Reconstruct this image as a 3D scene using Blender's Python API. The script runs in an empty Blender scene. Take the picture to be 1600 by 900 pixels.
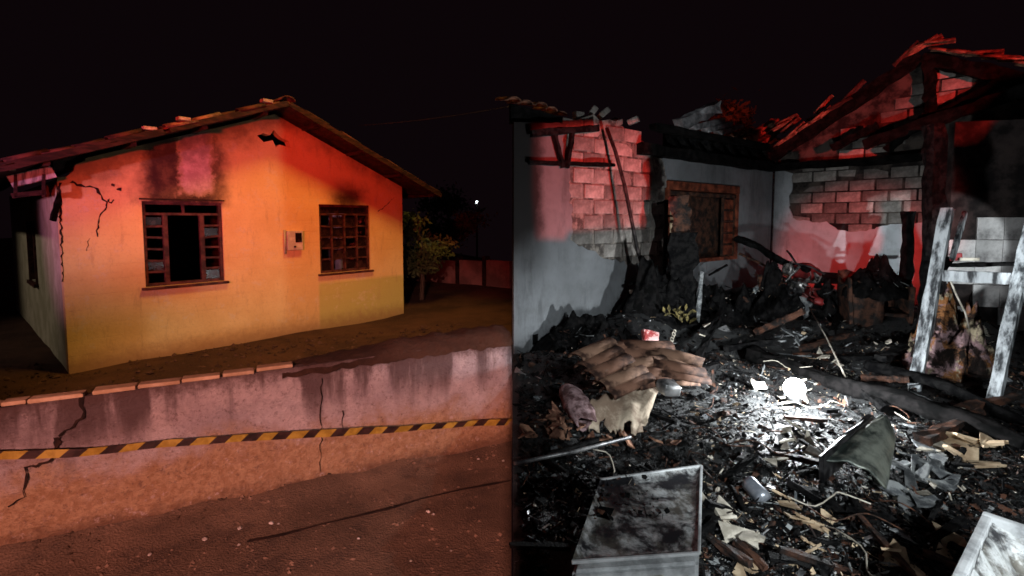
import bpy, bmesh, math, random
from mathutils import Vector, Matrix, noise
from mathutils.geometry import tessellate_polygon
R = math.radians
random.seed(7)
SC = bpy.context.scene
COL = SC.collection

# ------------------------------------------------------------------ camera
CAM_H, F, PITCH, HORIZON = 1.6, 770.0, R(3.9), 345.0
cd = bpy.data.cameras.new('camera')
cam = bpy.data.objects.new('camera', cd); COL.objects.link(cam)
cam.location = (0, 0, CAM_H); cam.rotation_euler = (R(90) - PITCH, 0, 0)
cd.sensor_width = 36; cd.lens = F / 1600 * 36
PY = HORIZON + F * math.tan(PITCH)
cd.shift_y = -(450 - PY) / 1600
cd.clip_start = 0.05; cd.clip_end = 600
SC.camera = cam

# ------------------------------------------------------------------ night sky
w = bpy.data.worlds.new('World'); SC.world = w; w.use_nodes = True
wn = w.node_tree.nodes; wl = w.node_tree.links
sky = wn.new('ShaderNodeTexSky'); sky.sky_type = 'NISHITA'; sky.sun_disc = False
sky.sun_elevation = R(-6); sky.sun_rotation = R(200)
tint = wn.new('ShaderNodeMix'); tint.data_type = 'RGBA'; tint.blend_type = 'MIX'
tint.inputs[0].default_value = 0.93; tint.inputs[7].default_value = (0.16, 0.075, 0.11, 1)
wl.new(sky.outputs[0], tint.inputs[6])
wl.new(tint.outputs[2], wn['Background'].inputs[0]); wn['Background'].inputs[1].default_value = 0.022

SC.view_settings.view_transform = 'Standard'; SC.view_settings.look = 'None'
SC.view_settings.exposure = 0.0; SC.view_settings.gamma = 1.0
SC.cycles.use_denoising = True; SC.cycles.filter_width = 1.65
SC.cycles.max_bounces = 5; SC.cycles.diffuse_bounces = 2; SC.cycles.glossy_bounces = 2
SC.cycles.sample_clamp_indirect = 3.0

# ------------------------------------------------------------------ lights: street lamps and beacons out of frame, plus added fill spots
def spot(name, loc, aim, power, col, deg, blend=0.4, size=0.08, square=False):
    l = bpy.data.lights.new(name, 'SPOT'); l.energy = power; l.color = col
    l.spot_size = R(deg); l.spot_blend = blend; l.shadow_soft_size = size; l.use_square = square
    o = bpy.data.objects.new(name, l); COL.objects.link(o); o.location = loc
    o.rotation_euler = (Vector(aim) - Vector(loc)).to_track_quat('-Z', 'Y').to_euler()
    return o
def pointlamp(name, loc, power, col, size=0.05):
    l = bpy.data.lights.new(name, 'POINT'); l.energy = power; l.color = col; l.shadow_soft_size = size
    o = bpy.data.objects.new(name, l); COL.objects.link(o); o.location = loc; return o
SODIUM = (1.0, 0.54, 0.12); RED = (1.0, 0.05, 0.04); COOL = (0.90, 0.97, 1.0)
# sodium street lamp over the yard, in front of the gable
spot('street_or_fill_light', (-0.7, 6.2, 9.2), (-3.2, 8.6, 0.2), 2250, SODIUM, 52, 0.5, 0.8)
# street lamp behind the viewer, over the road and the garden wall
spot('street_or_fill_light', (0.015, -6.0, 3.5), (-1.75, 4.0, -0.75), 4700, (1.0, 0.42, 0.34), 35, 0.7, 0.06)
# red beacon of a vehicle standing behind the viewer
spot('beacon_or_fill_light', (-2.4, -1.5, 2.3), (-4.2, 8.1, 3.25), 3600, RED, 42, 1.0, 0.15)
# unseen lamp added on the left to brighten the side wall
spot('street_or_fill_light', (-12.5, 2.5, 5.0), (-7.6, 9.0, 0.6), 420, (1.0, 0.80, 0.62), 44, 0.8, 0.2)
# red spot added close by to tint the boundary wall
spot('beacon_or_fill_light', (-1.6, 10.8, 2.6), (-0.4, 14.9, -0.1), 60, RED, 60, 0.7, 0.1)
# pale vehicle light on the left of the gable
spot('vehicle_light', (-6.5, -1.0, 1.9), (-5.8, 7.2, 1.7), 1500, (1.0, 0.36, 0.66), 25, 1.0, 0.1)
# white torch held by someone inside the burnt house
spot('torch_or_fill_light', (1.6, -1.3, 2.3), (2.6, 4.3, -0.25), 650, COOL, 49, 0.32, 0.03)
spot('torch_or_fill_light', (2.3, -1.2, 2.3), (1.15, 2.2, 0.2), 260, COOL, 56, 1.0, 0.03)  # added spot that brightens the appliance in front
# narrow white spot added to brighten the tiled wall
spot('torch_or_fill_light', (2.4, -1.0, 1.5), (5.50, 6.05, 1.28), 1700, COOL, 10.5, 0.25, 0.02)
spot('torch_or_fill_light', (0.9, -1.0, 1.8), (2.95, 8.0, 3.02), 520, COOL, 7, 0.8, 0.02)  # narrow spot added to pick out the broken roof sheets
# red beacon in the street, shining through openings cut in the unseen gobo wall
BEACON = (3.6, -7.0, 2.0)
spot('beacon_or_fill_light', BEACON, (3.6, 7.5, 2.2), 9000, RED, 60, 0.3, 0.04)
# red spot added above the room for the wash on the gable wall
spot('beacon_or_fill_light', (0.8, -1.2, 4.9), (6.0, 8.7, 1.02), 2700, RED, 13, 0.6, 0.15)
# red spot added behind the house to redden the tree
spot('beacon_or_fill_light', (2.6, 9.6, 4.2), (6.15, 13.5, 4.4), 420, RED, 44, .6, .05)

# ------------------------------------------------------------------ helpers
def ray(px, py):
    u = (px - 800) / F; v = (PY - py) / F
    return Vector((u, math.cos(PITCH) + v * math.sin(PITCH), -math.sin(PITCH) + v * math.cos(PITCH)))
ORI = Vector((0, 0, CAM_H))
def at(px, py, Y):
    d = ray(px, py); return ORI + d * (Y / d.y)
def on_z(px, py, z=0.0):
    d = ray(px, py); return ORI + d * ((z - CAM_H) / d.z)
def on_plane(px, py, p, n):
    d = ray(px, py); return ORI + d * ((Vector(p) - ORI).dot(n) / d.dot(n))

def link_mesh(name, me, mat, parent=None):
    o = bpy.data.objects.new(name, me); COL.objects.link(o)
    if mat is not None and not me.materials:
        for m in (mat if isinstance(mat, (list, tuple)) else [mat]): me.materials.append(m)
    if parent is not None: o.parent = parent
    return o
def obj(name, bm, mat, parent=None, smooth=False, recalc=True):
    me = bpy.data.meshes.new(name)
    if recalc: bmesh.ops.recalc_face_normals(bm, faces=bm.faces)
    bm.to_mesh(me); bm.free()
    if smooth:
        for p in me.polygons: p.use_smooth = True
    return link_mesh(name, me, mat, parent)
def empty(name, loc=(0, 0, 0), rz=0.0):
    o = bpy.data.objects.new(name, None); COL.objects.link(o)
    o.location = loc; o.rotation_euler = (0, 0, rz); o.empty_display_size = 0.2
    return o
def tag(o, label, cat=None, group=None, kind=None):
    if label: o['label'] = label
    if cat: o['category'] = cat
    if group: o['group'] = group
    if kind: o['kind'] = kind
    return o
def add_box(bm, lo, hi, M=None, bevel=0.0, mi=0):
    a, b = Vector(lo), Vector(hi)
    r = bmesh.ops.create_cube(bm, size=1.0)
    S = Matrix.Translation((a + b) / 2) @ Matrix.Diagonal((*(b - a), 1))
    bmesh.ops.transform(bm, matrix=(M @ S if M else S), verts=r['verts'])
    fs = {f for v in r['verts'] for f in v.link_faces}
    for f in fs: f.material_index = mi
    if bevel > 0:
        es = list({e for v in r['verts'] for e in v.link_edges})
        bmesh.ops.bevel(bm, geom=es, offset=bevel, segments=2, affect='EDGES', profile=0.6)
    return r['verts']
def box(name, lo, hi, mat, parent=None, bevel=0.0, M=None):
    bm = bmesh.new(); add_box(bm, lo, hi, M, bevel); return obj(name, bm, mat, parent)
def frame_mat(p0, p1, up=(0, 0, 1)):
    z = (Vector(p1) - Vector(p0)); L = z.length; z.normalize()
    upv = Vector(up)
    if abs(z.dot(upv)) > 0.98: upv = Vector((0, 1, 0))
    x = upv.cross(z).normalized(); y = z.cross(x)
    M = Matrix((x, y, z)).transposed().to_4x4(); M.translation = Vector(p0)
    return M, L
def add_bar(bm, p0, p1, wx, wy, bevel=0.0, rough=0.0, cuts=0, seed=0):
    """square bar from p0 to p1; rough > 0 makes a burnt, uneven timber"""
    M, L = frame_mat(p0, p1)
    if cuts == 0:
        add_box(bm, (-wx/2, -wy/2, 0), (wx/2, wy/2, L), M, bevel); return
    rings = []
    rs = random.Random(seed)
    for i in range(cuts + 1):
        t = i / cuts; ring = []
        for k, (sx, sy) in enumerate(((-1, -1), (0, -1.05), (1, -1), (1.05, 0), (1, 1), (0, 1.05), (-1, 1), (-1.05, 0))):
            j = rough * (rs.random() - 0.5) * 2
            e = 1 - rough * 0.5 * (0.5 + 0.5 * math.sin(t * 17 + k * 2 + seed))
            ring.append(bm.verts.new(M @ Vector((sx * wx/2 * (e + j), sy * wy/2 * (e + j * 0.8), t * L))))
        rings.append(ring)
    for a, b in zip(rings, rings[1:]):
        for k in range(8): bm.faces.new((a[k], a[(k+1) % 8], b[(k+1) % 8], b[k]))
    bm.faces.new(rings[0]); bm.faces.new(rings[-1])
def bar(name, p0, p1, wx, wy, mat, parent=None, bevel=0.0, rough=0.0, cuts=0, seed=0):
    bm = bmesh.new(); add_bar(bm, p0, p1, wx, wy, bevel, rough, cuts, seed); return obj(name, bm, mat, parent)
def add_tube(bm, pts, r, n=8, cap=True, mi=0):
    pts = [Vector(p) for p in pts]; rings = []
    rr = r if isinstance(r, (list, tuple)) else [r] * len(pts)
    for i, p in enumerate(pts):
        d = (pts[min(i + 1, len(pts) - 1)] - pts[max(i - 1, 0)]).normalized()
        u = Vector((0, 0, 1)) if abs(d.z) < 0.9 else Vector((1, 0, 0))
        x = u.cross(d).normalized(); y = d.cross(x)
        rings.append([bm.verts.new(p + (x * math.cos(a) + y * math.sin(a)) * rr[i]) for a in (2 * math.pi * k / n for k in range(n))])
    for a, b in zip(rings, rings[1:]):
        for k in range(n):
            f = bm.faces.new((a[k], a[(k+1) % n], b[(k+1) % n], b[k])); f.material_index = mi; f.smooth = True
    if cap: bm.faces.new(rings[0]).material_index = mi; bm.faces.new(rings[-1]).material_index = mi
def log(name, p0, p1, r, mat, parent=None, seed=0, n=64, m=14, rough=.3):
    """charred log: rounded-square section eaten away by fire"""
    M_, L = frame_mat(p0, p1); bm = bmesh.new(); rings = []
    for i in range(n + 1):
        t = i / n; ring = []
        bend = Vector((.03 * math.sin(t * 5 + seed), .025 * math.sin(t * 7 + seed * 2), 0))
        for k in range(m):
            a = 2 * math.pi * k / m; sq = 1 / max(abs(math.cos(a)), abs(math.sin(a))) ** .55
            rr = r * sq * (1 + rough * noise.fractal(Vector((math.cos(a) * 1.2, math.sin(a) * 1.2, t * L * 3.5 + seed)), 1.0, 2.0, 4)) * (1 - .5 * max(0, t - .92) / .08 * noise.noise(Vector((k, seed, 1))) - .25 * t)
            ring.append(bm.verts.new(M_ @ (bend + Vector((math.cos(a) * rr, math.sin(a) * rr * .85, t * L)))))
        rings.append(ring)
    for a, b in zip(rings, rings[1:]):
        for k in range(m): bm.faces.new((a[k], a[(k+1) % m], b[(k+1) % m], b[k])).smooth = True
    bm.faces.new(rings[0]); bm.faces.new(rings[-1]); return obj(name, bm, mat, parent)
def tube(name, pts, r, mat, parent=None, n=8):
    bm = bmesh.new(); add_tube(bm, pts, r, n); return obj(name, bm, mat, parent)
def add_lathe(bm, prof, n=24, M=None, mi=0):
    rings = []
    for (r, z) in prof:
        rings.append([bm.verts.new((M or Matrix()) @ Vector((r * math.cos(2*math.pi*k/n), r * math.sin(2*math.pi*k/n), z))) for k in range(n)])
    for a, b in zip(rings, rings[1:]):
        for k in range(n):
            f = bm.faces.new((a[k], a[(k+1) % n], b[(k+1) % n], b[k])); f.smooth = True; f.material_index = mi
    bm.faces.new(rings[0]); bm.faces.new(rings[-1])
def add_plate(bm, outer, holes, y0, y1, mi=0):
    """plate in the local XZ plane between depths y0 and y1 with holes"""
    loops = [[Vector((x, z, 0)) for x, z in lp] for lp in [outer] + list(holes)]
    tris = tessellate_polygon(loops); flat = [p for lp in loops for p in lp]
    va = [bm.verts.new((p.x, y0, p.y)) for p in flat]; vb = [bm.verts.new((p.x, y1, p.y)) for p in flat]
    for a, b, c in tris:
        if len({a, b, c}) == 3: bm.faces.new((va[a], va[b], va[c])); bm.faces.new((vb[c], vb[b], vb[a]))
    k = 0
    for lp in loops:
        n = len(lp)
        for i in range(n): a, b = k + i, k + (i + 1) % n; bm.faces.new((va[a], va[b], vb[b], vb[a]))
        k += n
def plate(name, outer, holes, y0, y1, mat, parent=None):
    bm = bmesh.new(); add_plate(bm, outer, holes, y0, y1); return obj(name, bm, mat, parent)
def jag(pts, amp, step=0.08, seed=1):
    """roughen an open outline"""
    rs = random.Random(seed); out = []
    for i, a in enumerate(pts[:-1]):
        b = pts[i + 1]; a2 = Vector(a); b2 = Vector(b)
        n = max(1, int((b2 - a2).length / step))
        for k in range(n):
            p = a2.lerp(b2, k / n)
            out.append((p.x + rs.uniform(-amp, amp), p.y + rs.uniform(-amp, amp)))
    return out
def fbm(x, y, s=1.0, seed=0.0, o=3):
    return noise.fractal(Vector((x * s + seed, y * s - seed, seed * 0.37)), 1.0, 2.0, o)

# ------------------------------------------------------------------ materials
class NT:
    def __init__(s, name):
        s.m = bpy.data.materials.new(name); s.m.use_nodes = True
        s.t = s.m.node_tree; s.b = s.t.nodes['Principled BSDF']
        tc = s.t.nodes.new('ShaderNodeTexCoord'); s.P = tc.outputs['Object']
        s._sep = None
    def n(s, typ): return s.t.nodes.new(typ)
    def set(s, inp, v):
        if hasattr(v, 'is_linked') or hasattr(v, 'links'): s.t.links.new(v, inp)
        else: inp.default_value = v
    def xyz(s):
        if not s._sep:
            k = s.n('ShaderNodeSeparateXYZ'); s.t.links.new(s.P, k.inputs[0]); s._sep = k
        return s._sep.outputs
    def math(s, op, a, b=0.0, c=0.0, clamp=False):
        k = s.n('ShaderNodeMath'); k.operation = op; k.use_clamp = clamp
        s.set(k.inputs[0], a); s.set(k.inputs[1], b); s.set(k.inputs[2], c); return k.outputs[0]
    def step(s, v, a, b):
        k = s.n('ShaderNodeMapRange'); k.interpolation_type = 'SMOOTHSTEP'
        s.set(k.inputs[0], v); k.inputs[1].default_value = a; k.inputs[2].default_value = b
        if a > b:
            k.inputs[1].default_value = b; k.inputs[2].default_value = a
            k.inputs[3].default_value = 1; k.inputs[4].default_value = 0
        return k.outputs[0]
    def noise(s, scale, detail=4, rough=0.6, stretch=(1, 1, 1), off=0.0, dist=0.0):
        mp = s.n('ShaderNodeMapping'); mp.inputs['Scale'].default_value = stretch
        mp.inputs['Location'].default_value = (off, off * 1.3, -off)
        s.t.links.new(s.P, mp.inputs[0])
        k = s.n('ShaderNodeTexNoise'); k.inputs['Scale'].default_value = scale; k.inputs['Detail'].default_value = detail
        k.inputs['Roughness'].default_value = rough; k.inputs['Distortion'].default_value = dist
        s.t.links.new(mp.outputs[0], k.inputs['Vector']); return k.outputs['Fac']
    def mix(s, f, a, b, mode='MIX'):
        k = s.n('ShaderNodeMix'); k.data_type = 'RGBA'; k.blend_type = mode
        s.set(k.inputs[0], f)
        for i, c in ((6, a), (7, b)): s.set(k.inputs[i], (*c, 1) if isinstance(c, tuple) and len(c) == 3 else c)
        return k.outputs[2]
    def window(s, a, a0, a1, soft):
        return s.math('MULTIPLY', s.step(a, a0 - soft, a0 + soft), s.step(a, a1 + soft, a1 - soft))
    def rnd(s):
        return s.n('ShaderNodeObjectInfo').outputs['Random']
    def done(s, col, rough=0.85, bump=None, strength=0.3, dist=0.01, metal=0.0, spec=0.3):
        s.set(s.b.inputs['Base Color'], (*col, 1) if isinstance(col, tuple) and len(col) == 3 else col)
        s.set(s.b.inputs['Roughness'], rough); s.set(s.b.inputs['Metallic'], metal)
        s.b.inputs['Specular IOR Level'].default_value = spec
        if bump is not None:
            k = s.n('ShaderNodeBump'); k.inputs['Strength'].default_value = strength; k.inputs['Distance'].default_value = dist
            s.t.links.new(bump, k.inputs['Height']); s.t.links.new(k.outputs[0], s.b.inputs['Normal'])
        return s.m
def simple(name, c1, c2, scale=6, rough=0.85, strength=0.4, dist=0.01, metal=0.0, lo=0.4, hi=0.62, stretch=(1, 1, 1), vary=0.0, spec=0.3, fine=5):
    t = NT(name); a = t.noise(scale, 5, 0.65, stretch); c = t.mix(t.step(a, lo, hi), c1, c2)
    if vary:
        k = t.n('ShaderNodeHueSaturation'); t.set(k.inputs['Color'], c)
        t.set(k.inputs['Value'], t.math('MULTIPLY_ADD', t.rnd(), 2 * vary, 1 - vary)); c = k.outputs[0]
    return t.done(c, rough, t.noise(scale * fine, 4, 0.7, stretch), strength, dist, metal, spec)
M = {}
M['char'] = simple('charred_wood', (0.002, 0.002, 0.0024), (0.012, 0.0115, 0.0115), 14, 0.8, 0.8, 0.02, vary=0.4, spec=0.08)
M['charbrown'] = simple('scorched_wood', (0.010, 0.007, 0.006), (0.085, 0.035, 0.02), 9, 0.75, 0.7, 0.015, vary=0.3)
M['ash'] = simple('ash_grey', (0.06, 0.065, 0.07), (0.22, 0.23, 0.23), 12, 0.95, 0.6, 0.01, vary=0.4)
M['pale'] = simple('pale_scrap', (0.30, 0.27, 0.22), (0.62, 0.57, 0.48), 10, 0.9, 0.4, 0.006, vary=0.3)
M['tan'] = simple('fired_clay', (0.34, 0.24, 0.15), (0.58, 0.45, 0.30), 7, 0.85, 0.35, 0.005, vary=0.3)
M['clayred'] = simple('red_clay', (0.09, 0.035, 0.022), (0.42, 0.22, 0.14), 6, 0.85, 0.4, 0.006, vary=0.3)
M['metal'] = simple('scorched_metal', (0.05, 0.05, 0.055), (0.5, 0.5, 0.5), 5, 0.45, 0.25, 0.004, metal=0.6, lo=0.35, hi=0.65)
M['rust'] = simple('rusted_steel', (0.03, 0.018, 0.013), (0.14, 0.06, 0.035), 22, 0.7, 0.5, 0.004, metal=0.3)
M['darksteel'] = simple('sooty_steel', (0.012, 0.010, 0.010), (0.06, 0.05, 0.048), 15, 0.6, 0.3, 0.004, metal=0.4)
M['whitewood'] = simple('scorched_white_paint', (0.02, 0.022, 0.025), (0.42, 0.45, 0.47), 5, 0.7, 0.5, 0.006, lo=0.36, hi=0.62, stretch=(3, 3, 0.5))
M['black'] = simple('soot_black', (0.003, 0.003, 0.003), (0.010, 0.009, 0.009), 8, 0.95, 0.4, 0.01, spec=0.05)
# ================================================================== LEFT: street and yellow house
YARD, ROAD = -0.40, -0.68
# ---- house frame of reference: x along the gable, y into the house, z up from the yard
HA = on_z(108, 582, YARD); HB = on_z(631, 491, YARD)
hx = (HB - HA); HW = hx.length; hrot = math.atan2(hx.y, hx.x)
HM = Matrix.Translation(HA) @ Matrix.Rotation(hrot, 4, 'Z'); HI = HM.inverted()
hn = HM.to_3x3() @ Vector((0, -1, 0))
def fac(px, py, off=0.0):
    p = HI @ on_plane(px, py, HA + hn * off, hn); return p.x, p.z
def prect(p, q, r, s):  # four picture corners -> an upright rectangle on the gable
    a = [fac(*k) for k in (p, q, r, s)]
    xs = sorted(v[0] for v in a); zs = sorted(v[1] for v in a)
    return ((xs[0] + xs[1]) / 2, (zs[0] + zs[1]) / 2, (xs[2] + xs[3]) / 2, (zs[2] + zs[3]) / 2)
WA = prect((223, 314), (349, 317), (226, 448), (349, 440))
WB = prect((499, 319), (577, 321), (500, 427), (579, 422))

# ---- wall paint
def facade_mat():
    t = NT('yellow_wall_paint'); x, y, z = t.xyz()
    n1 = t.noise(1.6, 5, 0.6); n2 = t.noise(9, 5, 0.7, off=3)
    c = t.mix(t.step(n1, 0.35, 0.7), (0.68, 0.48, 0.20), (0.76, 0.57, 0.26))
    px0, pz0 = fac(499, 470); px1, pz1 = fac(640, 445)
    green = t.math('MULTIPLY', t.window(x, px0, 9.0, 0.03), t.step(z, WB[1] - 0.13, WB[1] - 0.22))
    c = t.mix(t.math('MULTIPLY', green, 0.95), c, (0.50, 0.46, 0.14))
    c = t.mix(t.math('MULTIPLY', t.step(t.noise(2.2, 6, 0.75, off=9), 0.60, 0.72), 0.5), c, (0.60, 0.40, 0.20))
    c = t.mix(t.math('MULTIPLY', t.step(t.noise(5, 6, 0.8, off=17), 0.56, 0.62), 0.45), c, (0.66, 0.56, 0.40))
    c = t.mix(t.math('MULTIPLY', t.step(t.noise(7, 6, 0.8, (1, 1, .22), off=21), 0.54, 0.68), 0.45), c, (0.42, 0.28, 0.14))
    c = t.mix(t.math('MULTIPLY', t.step(t.noise(30, 4, 0.8, off=27), 0.50, 0.66), 0.35), c, (0.48, 0.33, 0.17))
    # splash dirt at the foot
    c = t.mix(t.math('MULTIPLY', t.step(t.math('ADD', z, t.math('MULTIPLY', n2, 0.3)), 0.50, 0.12), 0.75), c, (0.24, 0.13, 0.06))
    # bare render over the big window, with soot on both sides
    bx0, bz0 = fac(283, 300); bx1, bz1 = fac(332, 205)
    nw = t.noise(2.4, 5, .65, off=31); wob = t.math('ADD', t.math('MULTIPLY_ADD', n2, 0.2, -0.1), t.math('MULTIPLY_ADD', nw, .34, -.17)); xw = t.math('ADD', x, wob); zw = t.math('ADD', z, wob)
    sx0, sx1 = WA[0] - 0.02, WA[2] + 0.06
    soot = t.math('MULTIPLY', t.window(xw, sx0, sx1, 0.20), t.step(zw, WA[3] - 0.10, WA[3] + 0.03))
    nb = t.noise(3.5, 6, 0.7, off=5)
    soot = t.math('MULTIPLY', soot, t.math('MULTIPLY_ADD', t.step(nb, 0.3, 0.62), 0.15, 0.84))
    bare = t.math('MULTIPLY', t.window(xw, bx0 - .02, bx1 - .02, 0.06), t.window(zw, bz0, bz1, 0.06))
    c = t.mix(bare, c, t.mix(t.step(t.noise(8, 6, .75, off=2), .4, .65), (0.42, 0.30, 0.27), (0.60, 0.46, 0.42)))
    soot = t.math('MULTIPLY', soot, t.math('SUBTRACT', 1.0, t.math('MULTIPLY', bare, 0.9)))
    # soot plume over the small window
    bxm = (WB[0] + WB[2]) / 2 + 0.05
    s2 = t.math('MULTIPLY', t.window(xw, bxm - .30, bxm + .32, 0.22), t.window(zw, WB[3] - 0.1, WB[3] + 0.34, 0.22))
    soot = t.math('MAXIMUM', soot, t.math('MULTIPLY', s2, 0.95))
    # smoke staining that rises under the roof
    pk = fac(450, 190)
    rake = t.math('SUBTRACT', t.math('MULTIPLY_ADD', t.math('ABSOLUTE', t.math('SUBTRACT', x, pk[0])), -0.42, pk[1]), zw)
    s3 = t.math('MULTIPLY', t.step(t.math('ADD', rake, t.math('MULTIPLY', nb, 0.5)), 0.62, 0.02), 0.80)
    soot = t.math('MAXIMUM', soot, s3)
    c = t.mix(soot, c, (0.035, 0.016, 0.013))
    # block courses barely showing through the render
    br = t.n('ShaderNodeTexBrick'); br.inputs['Scale'].default_value = 1.0
    br.inputs['Brick Width'].default_value = 0.4; br.inputs['Row Height'].default_value = 0.2; br.inputs['Mortar Size'].default_value = 0.006
    cb = t.n('ShaderNodeCombineXYZ'); t.set(cb.inputs[0], x); t.set(cb.inputs[1], z); t.t.links.new(cb.outputs[0], br.inputs[0])
    h = t.math('ADD', t.math('MULTIPLY', t.noise(26, 5, 0.7), 0.7), t.math('MULTIPLY', br.outputs['Fac'], -0.25))
    return t.done(c, 0.88, h, 0.55, 0.015)
M['facade'] = facade_mat()
M['sidewall'] = simple('side_wall_paint', (0.36, 0.34, 0.24), (0.50, 0.47, 0.36), 2.5, 0.9, 0.3, 0.01)
M['frame'] = simple('sooty_window_steel', (0.03, 0.009, 0.008), (0.10, 0.034, 0.028), 9, 0.6, 0.3, 0.004)
M['roofdark'] = simple('sooty_roof_clay', (0.03, 0.012, 0.01), (0.11, 0.04, 0.03), 5, 0.85, 0.5, 0.01, vary=0.35)
M['boarddark'] = simple('sooty_board', (0.012, 0.006, 0.005), (0.045, 0.019, 0.015), 6, 0.8, 0.4, 0.008, stretch=(1, 1, 4))
M['crack'] = simple('open_crack', (0.012, 0.006, 0.005), (0.03, 0.014, 0.01), 20, 0.95, 0.2, 0.004)
def glass_mat():
    t = NT('dirty_window_glass'); a = t.noise(5, 5, 0.7)
    return t.done(t.mix(t.step(a, .45, .7), (0.012, 0.006, 0.006), (0.05, 0.022, 0.020)), t.math('MULTIPLY_ADD', a, 0.5, 0.02), None, spec=0.4)
M['glass'] = glass_mat()

house = empty('gabled_house', HA, hrot)
tag(house, 'small yellow gabled house with soot stained front wall and burnt out window', 'house')
# roof line from the picture, on the plane of the roof's front edge
OV = 0.55
apex = fac(452, 152, OV); left_eave = fac(0, 248, OV); right_eave = fac(690, 298, OV)
sl = (apex[1] - left_eave[1]) / (apex[0] - left_eave[0]); sr = (apex[1] - right_eave[1]) / (right_eave[0] - apex[0])
TH = 0.17   # roof thickness
def under(x): return apex[1] - TH - ((apex[0] - x) * sl if x < apex[0] else (x - apex[0]) * sr)
top_l = fac(92, 276)[1]
g = [(0, -0.35), (HW, -0.35), (HW, under(HW) - 0.02), (apex[0], under(apex[0]) - 0.02)]
_x = fac(166, 226)[0]; g.append((_x, under(_x) - .02))
for p in ((158, 232), (150, 238), (134, 241), (132, 252), (118, 256), (115, 268), (104, 276), (92, 277)):   # the broken corner
    q = fac(*p); g.append((max(q[0], 0.0), min(q[1], under(max(q[0], 0)) - 0.02)))
g[-1] = (0.0, g[-1][1])
hole = [fac(*p) for p in ((402, 212), (411, 208), (422, 211), (428, 203), (434, 210), (441, 216), (451, 221), (455, 232), (447, 229), (437, 226), (431, 230), (426, 219), (412, 222))]
def rectloop(r): return [(r[0], r[1]), (r[0], r[3]), (r[2], r[3]), (r[2], r[1])]
wall = plate('front_wall_or_gobo', g, [rectloop(WA), rectloop(WB), hole], 0.0, 0.16, M['facade'], house)
HD = 7.0
sd0 = HI @ on_plane(48, 400, HA, HM.to_3x3() @ Vector((1, 0, 0)))
sw = [(0.163, -0.35), (HD, -0.35), (HD, top_l), (0.163, top_l)]
def side_wall(name, x0, x1, top, hole_=None):
    bm = bmesh.new(); add_plate(bm, [(0.163, -0.35), (HD, -0.35), (HD, top), (0.163, top)], [hole_] if hole_ else [], 0, x1 - x0)
    bmesh.ops.transform(bm, matrix=Matrix(((0, 1, 0, x0), (1, 0, 0, 0), (0, 0, 1, 0), (0, 0, 0, 1))), verts=bm.verts)
    return obj(name, bm, M['sidewall'], house)
sidew = side_wall('side_wall', 0.0, 0.16, top_l - 0.03, [(2.7, 0.95), (2.7, 2.0), (3.7, 2.0), (3.7, 0.95)])
side_wall('side_wall', HW - 0.16, HW, under(HW) - 0.03)
box('back_wall', (0.163, HD + 0.003, -0.35), (HW - 0.163, HD + 0.16, top_l), M['black'], house)
box('interior_partition', (0.17, 3.2, -0.3), (HW - 0.17, 3.32, 2.5), M['charbrown'], house)
box('floor_slab', (0.163, 0.163, -0.34), (HW - 0.163, HD - 0.01, 0.05), M['black'], house)
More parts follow.
